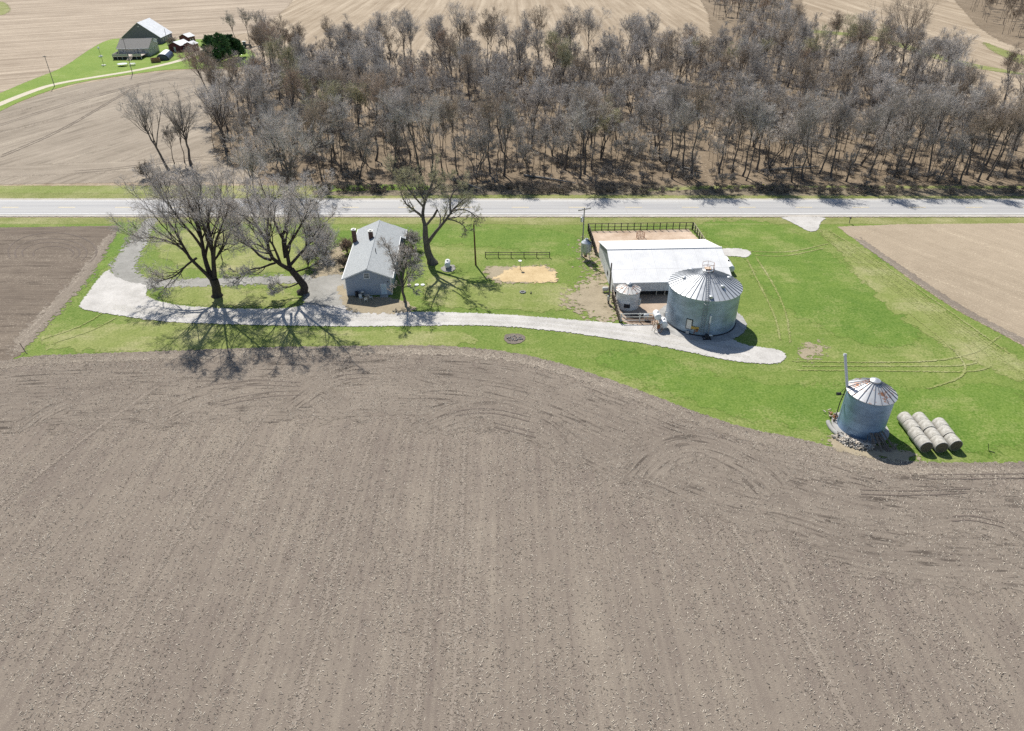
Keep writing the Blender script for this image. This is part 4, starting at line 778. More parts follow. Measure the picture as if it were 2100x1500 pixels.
b = MB(); b.box(1.95, 2.95, -.05, -.002, .05, 2.1); dr = b.build('door', M['white_paint'], hs); b = MB(); b.box(2.02, 2.88, -.075, -.052, .1, 2.03); b.build('door_leaf', simple('door_blue', (.50, .60, .68), .5), dr); b = MB(); b.lathe([(.03, 1.0), (.03, 1.06)], 8, (2.1, -.09)); b.build('handle', M['black_metal'], dr)
b = MB(); b.box(1.8, 3.1, -1.0, -.06, .0, .12); b.build('doorstep', M['concrete'], hs)
b = MB(); b.box(3.15, 3.3, -.14, -.003, 2.35, 2.5); b.build('wall_lamp', M['black_metal'], hs)
# things left on the shaded patio
def at_house(x, y): return Vector((-23.75, 106.1, .15)) + Matrix.Rotation(R(3.2), 3, 'Z') @ Vector((x, y, 0))
def blob(name, loc, rz, parts, label, cat, group=None):
    o = empty(name, loc, rz, label, cat, group)
    for nm, mt, fn in parts: b = MB(); fn(b); b.build(nm, M[mt], o, True)
    return o
blob('barbecue_grill', at_house(-1.05, -.55), .1, [('bowl', 'black_metal', lambda b: b.lathe([(.1, .62), (.26, .7), (.32, .85)], 16)), ('lid', 'galv', lambda b: b.lathe([(.33, .855), (.30, 1.0), (.18, 1.1), (.04, 1.13)], 16)), ('leg', 'black_metal', lambda b: (b.bar((.2, .1, 0), (.1, .05, .68), .04), b.bar((-.2, .1, 0), (-.1, .05, .68), .04), b.bar((0, -.2, 0), (0, -.1, .68), .04)))], 'round kettle grill with silver lid against the gable wall', 'grill')
blob('barrel', at_house(-2.0, -.5), 0, [('drum', 'dark', lambda b: b.lathe([(.27, 0), (.28, .1), (.27, .45), (.28, .5), (.27, .9), (.1, .9)], 16)), ('rim', 'black_metal', lambda b: b.lathe([(.285, .86), (.285, .91)], 16, cap=False))], 'black barrel beside the grill in the house shadow', 'barrel')
def chair_parts(): return [('seat', 'white_dirty', lambda b: b.box(-.25, .25, -.25, .25, .38, .43)), ('backrest', 'white_dirty', lambda b: b.hexa([(-.25, .22, .43), (.25, .22, .43), (.25, .26, .43), (-.25, .26, .43), (-.25, .34, .9), (.25, .34, .9), (.25, .38, .9), (-.25, .38, .9)]))] + [('leg', 'white_dirty', (lambda sx, sy: lambda b: b.bar((sx, sy, 0), (sx * .9, sy * .9, .38), .04))(sx, sy)) for sx in (-.23, .23) for sy in (-.23, .23)]
for (x, y, r_, l_) in ((-1.2, -1.7, .5, 'pale lawn chair turned toward the grill in the house shadow'), (.35, -1.5, 2.2, 'pale lawn chair closest to the blue door in the house shadow'), (-.35, -2.3, 3.4, 'pale lawn chair standing out beyond the other two, backing the driveway')):
    blob('lawn_chair', at_house(x, y), r_, chair_parts(), l_, 'chair', 'lawn chairs behind the house')
blob('patio_table', at_house(-.2, -1.35), 0, [('top', 'pale_wood', lambda b: b.lathe([(.42, .6), (.42, .64)], 16)), ('leg', 'pale_wood', lambda b: b.lathe([(.2, 0), (.05, .1), (.05, .6)], 10))], 'small round table among the lawn chairs', 'table')

# ------------------------------------------------------------------ barn
bn = empty('barn', (16.5, 113.1, .1), R(2.5), 'long low barn with a white metal roof beside the grain bin', 'barn')
LB, ZR, ZE, YF, YK = 19.4, 5.2, 2.75, -7.9, 9.2
b = MB(); b.add([(0, YF + .2, 1.0), (LB, YF + .2, 1.0), (LB, YF + .2, ZE - .1), (0, YF + .2, ZE - .1), (0, YF + .35, 1.0), (LB, YF + .35, 1.0), (LB, YF + .35, ZE - .1), (0, YF + .35, ZE - .1)], [(0, 1, 2, 3), (7, 6, 5, 4), (4, 5, 1, 0)]); b.build('front_wall', M['barn_wall'], bn)
b = MB(); b.box(.05, LB - .05, YK - .3, YK - .15, 0, ZE - .1); b.build('rear_wall', M['barn_wall'], bn)
for nm, x in (('gable_wall', 0.0), ('gable_wall', LB)):
    s_ = 1 if x == 0 else -1; b = MB(); y0, y1 = YF + .2, YK - .15
    for (xa) in (x, x + .12 * s_): b.add([(xa, y0, 0), (xa, y1, 0), (xa, y1, ZE - .15), (xa, 0, ZR - .12), (xa, y0, ZE - .15)], [(0, 1, 2, 3, 4) if xa != x else (4, 3, 2, 1, 0)])
    gw = b.build(nm, M['barn_side'], bn); b = MB(); xo = x - .02 * s_
    b.add([(xo, y0 + .1, ZE - .15), (xo, y1 - .1, ZE - .15), (xo, 0, ZR - .16)], [(0, 1, 2) if x else (2, 1, 0)]); b.build('gable_panel', M['gable_metal'], gw)
    if x == 0: b = MB(); b.box(-.05, -.025, -1.5, -.6, .9, 1.6); b.box(-.06, -.025, -7.2, -6.4, .1, 1.7); b.build('opening', M['dark'], gw)
b = MB(); slab(b, (-.25, YF - .1, ZE), (LB + .25, YF - .1, ZE), (LB + .25, 0, ZR), (-.25, 0, ZR), .06); slab(b, (-.25, 0, ZR), (LB + .25, 0, ZR), (LB + .25, YK + .1, ZE), (-.25, YK + .1, ZE), .06)
b.box(-.27, LB + .27, -.2, .2, ZR - .02, ZR + .05); br_ = b.build('roof', M['barn_roof'], bn)
b = MB(); b.box(-.27, LB + .27, YF - .16, YF - .11, ZE - .16, ZE + .03); b.box(-.3, -.256, YF - .1, YF, ZE - .1, ZE); b.build('fascia', M['white_paint'], bn)
for x in (.1, 4, 7.2, 8.6, 11.2, 14, 17, 19.2): b = MB(); b.box(x - .08, x + .08, YF + .36, YF + .52, 0, 2.6); b.build('post', M['pale_wood'], bn)
b = MB(); b.box(.15, LB - .15, YF + .9, YF + 1.0, 0, 1.1); b.box(.15, LB - .15, YF + 4, YF + 4.1, 0, 2.6); b.build('stall_wall', M['dark'], bn)
# ------------------------------------------------------------------ round bins
def bin_(name, loc, r, ze, zr, rc, label, wm, rm, ribs, ribw, sill=.0, ov=.18, cat='grain bin', capm='galv', rz=0):
    o = empty(name, loc, rz, label, cat); b = MB(); b.lathe([(r, sill), (r, ze)], 96, cap=False); b.build('wall', M[wm], o, True)
    b = MB(); k = (zr - ze) / r; b.lathe([(r + ov, ze - k * ov + .03), (r + ov, ze - k * ov + .08), (rc, zr)], 96 if r > 3 else 48, cap=False); rf = b.build('roof', M[rm], o, True)
    b = MB()
    for i in range(ribs):
        a = 2 * math.pi * i / ribs; ca, sa = math.cos(a), math.sin(a); b.bar(((r + ov) * ca, (r + ov) * sa, ze - k * ov + .10), (rc * ca, rc * sa, zr + .02), ribw, ribw * 1.9)
    b.build('roof_rib', M['rib_metal'], rf); b = MB(); b.lathe([(rc + .08, zr - .02), (rc + .06, zr + .18), (rc * .4, zr + .34), (.03, zr + .38)], 24); b.build('cap', M[capm], rf, True)
    return o, rf
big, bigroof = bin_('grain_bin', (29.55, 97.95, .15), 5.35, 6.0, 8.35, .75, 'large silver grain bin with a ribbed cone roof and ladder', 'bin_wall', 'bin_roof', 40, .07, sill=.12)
b = MB(); b.lathe([(5.5, 0), (5.5, .12), (5.3, .12)], 96); b.build('foundation', M['dark'], big, True)
def polar(r, a, z): return Vector((r * math.cos(R(a)), r * math.sin(R(a)), z))
b = MB(); a0 = -100.5                               # ladder up wall and roof
for s_ in (-1, 1):
    da = 2.7 * s_; b.bar(polar(5.5, a0 + da, .7), polar(5.5, a0 + da, 6.15), .05); tt = Vector((-math.sin(R(a0)), math.cos(R(a0)), 0)) * .26 * s_; b.bar(polar(5.55, a0, 6.15) + tt, polar(.9, a0, 8.42) + tt, .05)
tt = Vector((-math.sin(R(a0)), math.cos(R(a0)), 0)) * .26
for z in np.arange(.8, 6.1, .33): b.bar(polar(5.5, a0, z) - tt, polar(5.5, a0, z) + tt, .035)
for t in np.arange(0, 1, .065): p = polar(5.55, a0, 6.15).lerp(polar(.9, a0, 8.42), t); b.bar(p - tt, p + tt, .035)
b.build('ladder', M['rib_metal'], big)
b = MB()
for z in (3.0, 3.9, 4.8, 5.7): b.tube([polar(5.45, a0, z) + tt * 1.5 * math.cos(q) + polar(.75, a0, 0) * abs(math.sin(q)) for q in np.linspace(0, math.pi, 9)], .02, 5)
b.build('ladder_cage', M['rib_metal'], big)
b = MB()                                            # door with frame
def onwall(b, a_deg, z0, z1, w, d0, d1, r=5.35):
    t = Vector((-math.sin(R(a_deg)), math.cos(R(a_deg)), 0)) * w / 2; i, o_ = polar(r + d0, a_deg, 0), polar(r + d1, a_deg, 0)
    Z = lambda v, z: Vector((v.x, v.y, z)); b.hexa([Z(o_ - t, z0), Z(o_ + t, z0), Z(i + t, z0), Z(i - t, z0), Z(o_ - t, z1), Z(o_ + t, z1), Z(i + t, z1), Z(i - t, z1)])
onwall(b, -122, .8, 2.5, 1.0, -.05, .06); dr = b.build('door', M['black_metal'], big); b = MB(); onwall(b, -122, .9, 2.4, .75, .062, .09); b.build('door_leaf', M['galv'], dr); b = MB(); onwall(b, -122, .12, .55, .5, .0, .35); b.build('step', M['galv'], big)
b = MB(); onwall(b, -112, 1.0, 1.45, 1.15, .0, .12); ys = b.build('control_panel', M['yellow'], big); b = MB(); onwall(b, -112, .15, 1.0, .08, .1, .18); onwall(b, -108.5, .75, 1.15, .35, .12, .3); b.build('conduit', M['rust'], big)
b = MB(); a1 = -91; b.tube([polar(5.75, a1, .6), polar(5.62, a1, 2.4)], .09, 8); b.build('unload_tube', M['rib_metal'], big, True); b = MB(); b.tube([polar(5.62, a1, 2.4), polar(5.6, a1, 3.7)], .13, 8); b.build('tube_sleeve', M['white_paint'], big, True)
fan = empty('aeration_fan', big.location + polar(6.1, -93, 0), R(-93), 'black fan and motor at the foot of the big grain bin', 'fan'); b = MB(); b.tube([(-.35, 0, .35), (.3, 0, .35)], .3, 14); b.build('housing', M['black_metal'], fan, True); b = MB(); b.tube([(0, .25, .6), (0, .75, .6)], .17, 10); b.build('motor', M['galv'], fan, True); b = MB(); b.box(-.5, .5, -.6, -.5, 0, .12); b.box(-.5, .5, .5, .6, 0, .12); b.bar((-.4, -.6, .1), (-.4, .6, .1), .08); b.bar((.4, -.6, .1), (.4, .6, .1), .08); b.build('frame', M['black_metal'], fan)
b = MB()                                            # rail platform round the roof cap
for a in (-150, -95, -40, 20, 80, 140): b.bar(polar(.95, a, 8.3), polar(.95, a, 9.5), .04)
for z in (8.9, 9.5): b.tube([polar(.95, a, z) for a in (-150, -95, -40, 20, 80, 140)], .025, 6)
b.build('cap_railing', M['rust'], bigroof)
b = MB(); b.box(-.5, .4, -.45, .4, 8.72, 8.80); b.build('cap_hatch', simple('hatch', (.62, .48, .36), .8), bigroof)
b = MB(); b.lathe([(.28, 0), (.28, .35), (.05, .42)], 14); v = b.build('roof_vent', M['galv'], bigroof, True); v.location = polar(5.0, -94, 6.28)
for j, (a, r_) in enumerate([(-60, 3.4), (0, 3.4), (60, 3.4), (120, 3.4), (180, 3.4)]):
    v2 = v.copy(); COL.objects.link(v2); v2.parent = bigroof; v2.location = polar(r_, a, 6.95 + .0)
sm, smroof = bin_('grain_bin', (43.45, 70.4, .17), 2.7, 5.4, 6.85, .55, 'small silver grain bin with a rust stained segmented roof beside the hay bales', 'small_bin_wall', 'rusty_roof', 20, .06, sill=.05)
b = MB()
for s_ in (-1, 1): tt = Vector((-math.sin(R(165)), math.cos(R(165)), 0)) * .2 * s_; b.bar(polar(2.75, 165, 5.5) + tt, polar(.6, 165, 6.9) + tt, .04)
for t in np.arange(0, 1, .14): tt = Vector((-math.sin(R(165)), math.cos(R(165)), 0)) * .2; p = polar(2.75, 165, 5.5).lerp(polar(.6, 165, 6.9), t); b.bar(p - tt, p + tt, .035)
b.build('roof_ladder', M['rust'], sm)
b = MB(); b.lathe([(3.35, -.06), (3.35, .05), (2.5, .05)], 48); b.build('foundation', M['concrete'], sm, True)
b = MB(); T_ = GY(1733, 729, 72.6) - Vector((43.45, 70.4, .17)); B2 = Vector((-2.62, .95, 5.45))
au = empty('grain_auger', (43.45, 70.4, .17), 0, 'white auger tube rising past the roof of the small grain bin', 'auger'); b.tube([B2, T_], .17, 10); b.tube([T_ - Vector((.02, 0, .1)), T_ + Vector((.05, .1, .18))], .2, 10); b.build('tube', M['white_paint'], au, True)
b = MB(); b.tube([(-2.85, 1.0, 0.05), (-2.86, 1.0, 3), B2], .06, 8); b.build('lower_tube', M['black_metal'], au, True)
b = MB(); mo = GY(1720, 808, 71.5) - Vector((43.45, 70.4, .17)); b.tube([mo + Vector((-.25, 0, 0)), mo + Vector((.25, 0, 0))], .2, 10); b.bar(mo, B2 - Vector((0, 0, 1.2)), .06); b.bar(mo, B2, .04); b.build('motor', M['black_metal'], au, True)
wb, wbroof = bin_('white_bin', (18.68, 102.35, .15), 1.85, 3.0, 3.85, .35, 'small white bin with rust blotched roof inside the pipe gate', 'white_bin', 'white_rusty', 14, .04, ov=.15, cat='bin', capm='galv')
b = MB(); onwall(b, -100, .55, 1.2, .95, -.1, .05, 1.85); b.build('opening', M['dark'], wb); b = MB(); onwall(b, -22, .5, 1.6, .3, .0, .3, 1.85); b.build('chute', M['white_dirty'], wb)
# hopper feed bin
hp = empty('feed_hopper', (13.5, 120.5, .12), 0, 'blue grey feed hopper on thin legs beside the pen fence', 'hopper bin')
b = MB(); b.lathe([(.93, 1.65), (.93, 3.3)], 32, cap=False); b.build('body', M['hopper'], hp, True); b = MB(); b.lathe([(.95, 3.29), (.25, 3.9), (.25, 4.02)], 32); b.build('lid', M['hopper'], hp, True); b = MB(); b.lathe([(.2, .75), (.93, 1.65)], 32); b.build('cone', M['hopper'], hp, True); b = MB(); b.box(-.25, .25, -.25, .25, .45, .76); b.build('outlet', M['rust'], hp)
for a in (45, 135, 225, 315): b = MB(); b.bar(polar(.98, a, 0), polar(.98, a, 3.1), .09); b.build('leg', M['galv'], hp)
b = MB(); b.bar((.25, -.3, 3.95), (.95, -.35, 3.3), .28, .06); b.bar((.96, -.35, 3.3), (.96, -.3, 1.6), .12, .05); b.build('ladder', M['black_metal'], hp)
# ------------------------------------------------------------------ pipe gate, tanks
gt = empty('pipe_fence', (17.0, 97.0, .15), R(.8), 'white pipe fence closing the barnyard beside the tanks', 'fence')
for nm, x in (('post', 0), ('post', 2.9), ('post', 5.3)): b = MB(); b.tube([(x, 0, 0), (x, 0, 1.5)], .07, 8); b.build(nm, M['white_dirty'], gt)
b = MB()
for z in (.25, .85, 1.42): b.tube([(0, 0, z), (5.6, 0, z)], .045, 6)
b.tube([(2.9, 0, 1.05), (3.3, 0, 1.4)], .035, 6); b.tube([(2.9, 0, 1.05), (2.5, 0, 1.4)], .035, 6); b.tube([(0, 0, .85), (.5, 0, 1.4)], .035, 6); b.tube([(0, 0, 1.35), (7.2, .3, 1.42)], .03, 6); b.build('rail', M['white_dirty'], gt)
g2 = empty('metal_gate', (24.1, 97.2, .15), R(20), 'light metal gate panel against the big grain bin', 'gate'); b = MB()
for z in (.2, .8, 1.5): b.tube([(-.6, 0, z), (.3, 0, z)], .03, 6)
for x in (-.6, .3): b.tube([(x, 0, 0), (x, 0, 1.6)], .03, 6)
b.build('gate_frame', M['white_dirty'], g2); b = MB(); b.bar((.4, 0, 0), (.4, 0, 1.7), .12); b.build('post', M['dark'], g2)
def tank(name, loc, rz, r, L_, h, label, mat='white_paint', cat='tank', dome=False, wide=.35):
    o = empty(name, loc, rz, label, cat); n = 7; prof = [(-L_ / 2 - r * .35 * math.cos(t), r * math.sin(t)) for t in np.linspace(0.03, math.pi / 2, n)]; prof += [(-x, y) for x, y in prof[::-1]]
    b = MB(); b.tube([(0, x, h) for x, _ in prof], [y for _, y in prof], 24); b.build('tank_body', M[mat], o, True)
    for y in (-L_ * wide, L_ * wide):
        b = MB(); b.box(-r * .7, r * .7, y - .06, y + .06, h - r - .04, h - r * .6); b.bar((-r * .8, y, 0), (-r * .7, y, h - r * .55), .07); b.bar((r * .8, y, 0), (r * .7, y, h - r * .55), .07); b.build('stand', M['rust'] if mat == 'white_paint' and h > 1.6 else M['galv'], o)
    if dome: b = MB(); b.lathe([(.16, h + r - .05), (.16, h + r + .15), (.05, h + r + .22)], 12); b.build('valve_dome', M[dome], o, True)
    return o
tank('fuel_tank', (22.2, 95.6, .15), R(4), .52, 1.5, 2.0, 'white fuel tank raised on a rusty steel stand', dome='galv')
tank('fuel_tank', (23.15, 95.0, .15), R(-4), .62, 1.4, 1.0, 'white fuel tank sitting low next to the raised one', dome='galv')
tank('drum_tank', (21.0, 97.6, .15), R(80), .3, .7, .8, 'small grey drum behind the two white fuel tanks', 'galv', 'drum')
pump = empty('fuel_pump', (22.3, 94.1, .15), .3, 'cluttered rusty pump frame standing before the raised tank', 'pump'); b = MB()
for (x, y) in ((-.8, -.3), (.5, -.4), (-.8, .5), (.4, .5)): b.bar((x, y, 0), (x * .7, y * .6, 1.5), .05)
b.bar((-.8, -.3, .1), (.4, .5, 1.2), .04); b.bar((.5, -.4, .1), (-.8, .5, 1.3), .04); b.build('frame', M['pale_wood'], pump); b = MB(); b.box(-.2, .2, -.15, .15, .5, 1.1); b.tube([(0, 0, 1.1), (.3, -.2, 1.3), (.5, -.4, .6), (.2, -.6, .1), (-.3, -.5, .06)], .035, 6); b.build('pump_body', M['rust'], pump, True)
tank('propane_tank', (38.5, 116.3, .1), R(1), .62, 4.2, .95, 'long white propane tank behind the big grain bin', dome='dark', wide=.3)
tank('propane_tank', (-11.55, 117.0, .12), R(2), .5, 1.6, .75, 'short white propane tank on gravel beneath the cottonwood', dome='galv', wide=.3)
# ------------------------------------------------------------------ fences
def fence(name, pts, step, h, wp, rails, wr, mp, mr, label, cat='fence', jit=0.0, group=None):
    o = empty(name, (*pts[0], .1), 0, label, cat, group); P0 = Vector((*pts[0], 0)); 
    for (a, c) in zip(pts[:-1], pts[1:]):
        a, c = Vector((*a, 0)) - P0, Vector((*c, 0)) - P0; n = max(1, round((c - a).length / step)); ps = [a.lerp(c, i / n) for i in range(n + 1)]
        for p in ps[(0 if a.length < .01 else 1):]:
            b = MB(); b.bar(p, p + Vector((random.gauss(0, jit), random.gauss(0, jit), h + random.gauss(0, jit))), wp); b.build('post', M[mp], o)
        for z in rails:
            b = MB(); nrm = Vector((-(c - a).y, (c - a).x, 0)).normalized() * (wp / 2 + .03)
            for p, q in zip(ps[:-1], ps[1:]): b.bar(p + nrm + Vector((0, 0, z + random.gauss(0, jit * .5))), q + nrm + Vector((0, 0, z + random.gauss(0, jit * .5))), .045, wr)
            b.build('rail', M[mr], o)
    return o
fence('wooden_fence', [(15.3, 134.0), (36.1, 134.6)], 1.3, 1.55, .14, (.12, .75, 1.45), .12, 'dark', 'old_wood', 'long post and rail fence at the road side of the pen')
fence('wooden_fence', [(15.15, 133.9), (15.5, 122.3)], 1.3, 1.6, .16, (.3, .7, 1.1, 1.5), .26, 'dark', 'old_wood', 'boarded fence running beside the feed hopper', jit=.05)
fence('wooden_fence', [(36.2, 134.5), (36.6, 125.0)], 1.6, 1.5, .14, (.5, 1.0, 1.45), .16, 'dark', 'pale_wood', 'pale railed fence on the gravel patch side of the pen')
fence('wooden_fence', [(16.6, 105.2), (16.75, 97.0)], .9, 1.5, .17, (.25, .6, .95, 1.3), .22, 'old_wood', 'pale_wood', 'weathered board fence between the barn corner and the driveway', jit=.08)
fence('wooden_fence', [(-4.9, 121.3), (6.95, 121.3)], 2.36, 1.05, .13, (.45, .9), .12, 'dark', 'old_wood', 'short free standing rail fence behind the garden bed')
# feeder inside the pen
fd = empty('hay_feeder', (*G(1313, 489)[:2], .14), .3, 'rusty round hay feeder in the middle of the pen', 'feeder'); b = MB()
for z in (.1, .6, .95): b.tube([(.8 * math.cos(t), .8 * math.sin(t), z) for t in np.linspace(0, 2 * math.pi, 17)], .03, 5, False)
b.build('ring', M['rust'], fd); b = MB()
for t in np.linspace(0, 2 * math.pi, 10, endpoint=False): b.bar((.8 * math.cos(t), .8 * math.sin(t), 0), (.8 * math.cos(t), .8 * math.sin(t), 1), .04)
b.tube([(0, 0, 0), (-.1, .4, 1.7)], .04, 6); b.build('bars', M['rust'], fd)
# ------------------------------------------------------------------ poles
def pole(name, loc, h, r, mat, label, arm=None, transformer=False, armrot=0.0, am='grey_pole', lamp=False, lean=(0, 0), cat='utility pole'):
    o = empty(name, loc, 0, label, cat); b = MB(); b.tube([(0, 0, 0), (lean[0], lean[1], h)], [r, r * .7], 10); b.build('shaft', M[mat], o, True)
    if arm:
        b = MB(); d = Vector((math.cos(armrot), math.sin(armrot), 0)) * arm / 2; c = Vector((lean[0], lean[1] - r, h - .25)); b.bar(c - d, c + d, .14, .16); ar = b.build('crossarm', M[am], o)
        for t in (-.9, -.35, .35, .9): b = MB(); p = c + d * t; b.lathe([(.05, p.z + .08), (.06, p.z + .2), (.03, p.z + .25)], 8, (p.x, p.y)); b.build('insulator', M['white_dirty'], ar, True)
    if transformer: b = MB(); b.lathe([(.24, h - 2.6), (.24, h - 1.75), (.1, h - 1.65)], 14, (-.38, -.1)); b.build('transformer', M['galv'], o, True); b = MB(); b.box(-.35, -.1, -.2, .0, h - 1.5, h - 1.35); b.tube([(-.38, -.1, h - 1.66), (-.38, -.1, h - 1.3)], .03, 6); b.build('bracket', M['galv'], o)
    if lamp: b = MB(); b.tube([(0, 0, h - .5), (.5, -.3, h - .1), (.9, -.5, h - .15)], .035, 6); b.lathe([(.2, h - .32), (.16, h - .1), (.05, h - .05)], 12, (.95, -.52)); b.build('lamp', M['galv'], o, True)
    return o
pole('utility_pole', (12.95, 121.9, .1), 9.3, .14, 'grey_pole', 'grey utility pole with slanting crossarm and transformer behind the feed hopper', 2.6, True, R(28))
pole('utility_pole', (-6.55, 117.9, .1), 7.9, .17, 'pole_wood', 'plain brown wooden pole between cottonwood and garden bed', None, lean=(-.15, 0))
pole('utility_pole', (-63.9, 170.5, .1), 6.2, .14, 'white_dirty', 'pale utility pole with short crossarm rising behind the maples across the road', 1.8, False, R(35), am='white_dirty')
pole('utility_pole', (-163.5, 267.8, .05), 10.2, .13, 'grey_pole', 'slim dark pole beside the distant lane, farther from the cream house', 1.2)
pole('utility_pole', (-145.7, 290.3, .05), 12.4, .13, 'grey_pole', 'slim pole across the lane from the cream house', 1.4, False, .4)
pole('utility_pole', (-150.3, 337.3, .05), 9.5, .12, 'grey_pole', 'thin dark pole standing before the largest maroon shed', None)
yp = pole('utility_pole', (15.75, 103.2, .1), 7.2, .15, 'old_wood', 'dark service pole at the barn corner with meter box', None)
b = MB(); b.tube([(.35, 1.1, .6), (.25, 1.7, 4.8)], .07, 8); b.build('brace', M['old_wood'], yp); b = MB(); b.box(-.28, .12, -.35, -.14, .7, 1.5); b.build('meter_box', M['galv'], yp); b = MB(); b.tube([(.12, -.12, .1), (.13, -.12, 5.6)], .035, 6); b.build('conduit', M['galv'], yp)
tank('supply_tank', (*G(1241, 600)[:2], .12), R(90), .35, .8, .55, 'small dirty white tank on the ground by the barn wall', 'white_dirty', 'tank')
# bird bath on a post, fire ring, lids, markers
bb = empty('yard_light', (*G(1067, 554)[:2], .13), 0, 'thin post with a white dish at the garden bed', 'post lamp'); b = MB(); b.tube([(0, 0, 0), (-.05, .0, 1.55)], .05, 8); b.build('shaft', M['grey_pole'], bb); b = MB(); b.lathe([(.08, 1.5), (.32, 1.62), (.32, 1.68)], 14, (-.05, 0)); b.build('dish', M['white_paint'], bb, True)
fr = empty('fire_ring', (*G(1072, 601)[:2], .1), 0, 'small ring of stones on the lawn below the garden bed', 'fire ring')
for i, t in enumerate(np.linspace(0, 2 * math.pi, 9, endpoint=False)): b = MB(); b.lathe([(.1, -.02), (.17, .08), (.1, .18)], 7, (.42 * math.cos(t), .36 * math.sin(t))); b.build('stone', M['concrete'], fr, True)
b = MB(); b.lathe([(.3, .0), (.3, .05)], 12); b.build('ash', M['dark'], fr)
q = MB(); p = G(1088, 602); q.tube([(0, 0, .06), (.12, .35, .1), (.05, .8, .06)], [.09, .08, .05], 8); o = q.build('log', M['dark'], smooth=True); o.location = (p.x, p.y - .4, .1); tag(o, 'short charred log beside the fire ring', 'log')
for (x, y), l_, mt in (((839, 586), 'weathered grey round lid closest to the small yard tree', 'pale_wood'), ((855, 586), 'white round lid in the middle of the three on the lawn', 'white_paint'), ((867, 586), 'white round lid on the lawn closest to the propane tank', 'white_paint')):
    p = G(x, y); o = empty('septic_lid', (p.x, p.y, .09), 0, l_, 'lid', 'septic lids on the lawn'); b = MB(); b.lathe([(.36, 0), (.36, .09), (.32, .12)], 20); b.build('cover', M[mt], o, True); b = MB(); b.lathe([(.05, .12), (.05, .16)], 8); b.build('handle', M['galv'], o)
q = MB(); q.tube([(0, 0, 0), (-.1, 0, .9)], .03, 6); q.bar((-.1, 0, .9), (.1, -.1, .7), .03); o = q.build('standpipe', M['dark']); o.location = (*G(877, 592)[:2], .1); tag(o, 'thin dark standpipe on the lawn past the white lids', 'standpipe')
def stone_ring():
    o = empty('stone_heap', (*G(1056, 696)[:2], .12), 0, 'charred stones and brick bits on the burnt patch', 'rubble heap'); b = MB()
    for i in range(46):
        a, r_ = rng.uniform(0, 6.28), rng.uniform(0, 1) ** .5; x, y = 1.15 * r_ * math.cos(a), .85 * r_ * math.sin(a); s = rng.uniform(.06, .16); b.lathe([(s * .6, -.01), (s, s * .5), (s * .5, s)], 6, (x, y))
    b.build('rubble', M['grey_pole'], o, True)
stone_ring()
def marker(pxy, h, label, w=.06):
    p = G(*pxy); q = MB(); q.bar((0, 0, 0), (-.35, .1, h), w); q.bar((0, 0, .02), (.5, -.4, .03), w); o = q.build('marker_stake', M['dark']); o.location = (p.x, p.y, .1); return tag(o, label, 'stake')
marker((53, 724), 1.5, 'leaning dark steel stake at the corner of lawn and plowed field'); marker((2027, 926), 1.0, 'broken grey stake in the grass past the hay bales', .05)
mb = empty('mailbox', (*G(1741, 459)[:2], .1), 0, 'dark mailbox on a post in the verge past the gravel entrance', 'mailbox'); b = MB(); b.bar((0, 0, 0), (0, 0, 1.05), .1); b.build('post', M['old_wood'], mb); b = MB(); b.box(-.12, .12, -.25, .25, 1.05, 1.2); b.tube([(0, -.25, 1.2), (0, .25, 1.2)], .12, 12); b.build('box', M['black_metal'], mb, True); b = MB(); b.box(.125, .14, .05, .2, 1.2, 1.4); b.build('flag', simple('red', (.5, .05, .04)), mb)
q = MB(); q.tube([(0, 0, 0), (0, 0, .9)], [.05, .05], 8); q.lathe([(.2, .9), (.22, 1.0), (.1, 1.05)], 10); o = q.build('pipeline_marker', simple('marker_yellow', (.85, .7, .02)), smooth=True); o.location = (*G(1564, 388)[:2], .1); tag(o, 'small yellow marker post in the brushy ditch', 'marker post')
# ------------------------------------------------------------------ hay bales
bl0 = None
def make_bale():
    o = empty('hay_bale', (0, 0, 0), 0, 'x', 'hay bale', 'round hay bales in three rows'); b = MB(); n = 40
    rr = [.80 * (1 + .012 * math.sin(5 * t)) for t in np.linspace(0, 6.28, n)]
    b.tube([(0, y, .78) for y in (-.75, -.72, -.4, 0, .4, .72, .75)], [.72, .785, .80, .81, .80, .785, .72], n, False); b.build('bale_wrap', M['bale'], o, True)
    for y in (-.752, .752): b = MB(); b.tube([(0, y, .78), (0, y * .985, .78)], [.722, .722], n); b.build('bale_face', M['bale_end'], o)
    return o
pos = ['end bale showing its dark face', 'second bale from the dark face', 'third bale from the dark face', 'last bale away from the dark face']
rown = ['in the row beside the bin', 'in the middle row', 'in the short outer row']
for r_, (x, y0, n) in enumerate(((49.1, 65.5, 4), (50.95, 65.45, 4), (52.8, 65.8, 3))):
    for i in range(n):
        lab = 'grey round hay bale, ' + (pos[i] if i < n - 1 else pos[3]).replace('bale ', '', 1) if False else 'hay bale, ' + (pos[i] if i < n - 1 else pos[3]) + ' ' + rown[r_]
        loc = (x + i * .03 + random.gauss(0, .03), y0 + .77 + i * 1.54, .07)
        if bl0 is None: bl0 = make_bale(); o = bl0; o.location = loc
        else: o = tree_copy(bl0, loc)
        o.rotation_euler = (0, 0, random.gauss(R(1), R(1.5))); s = random.gauss(1, .015); o.scale = (s, 1, s); o['label'] = lab
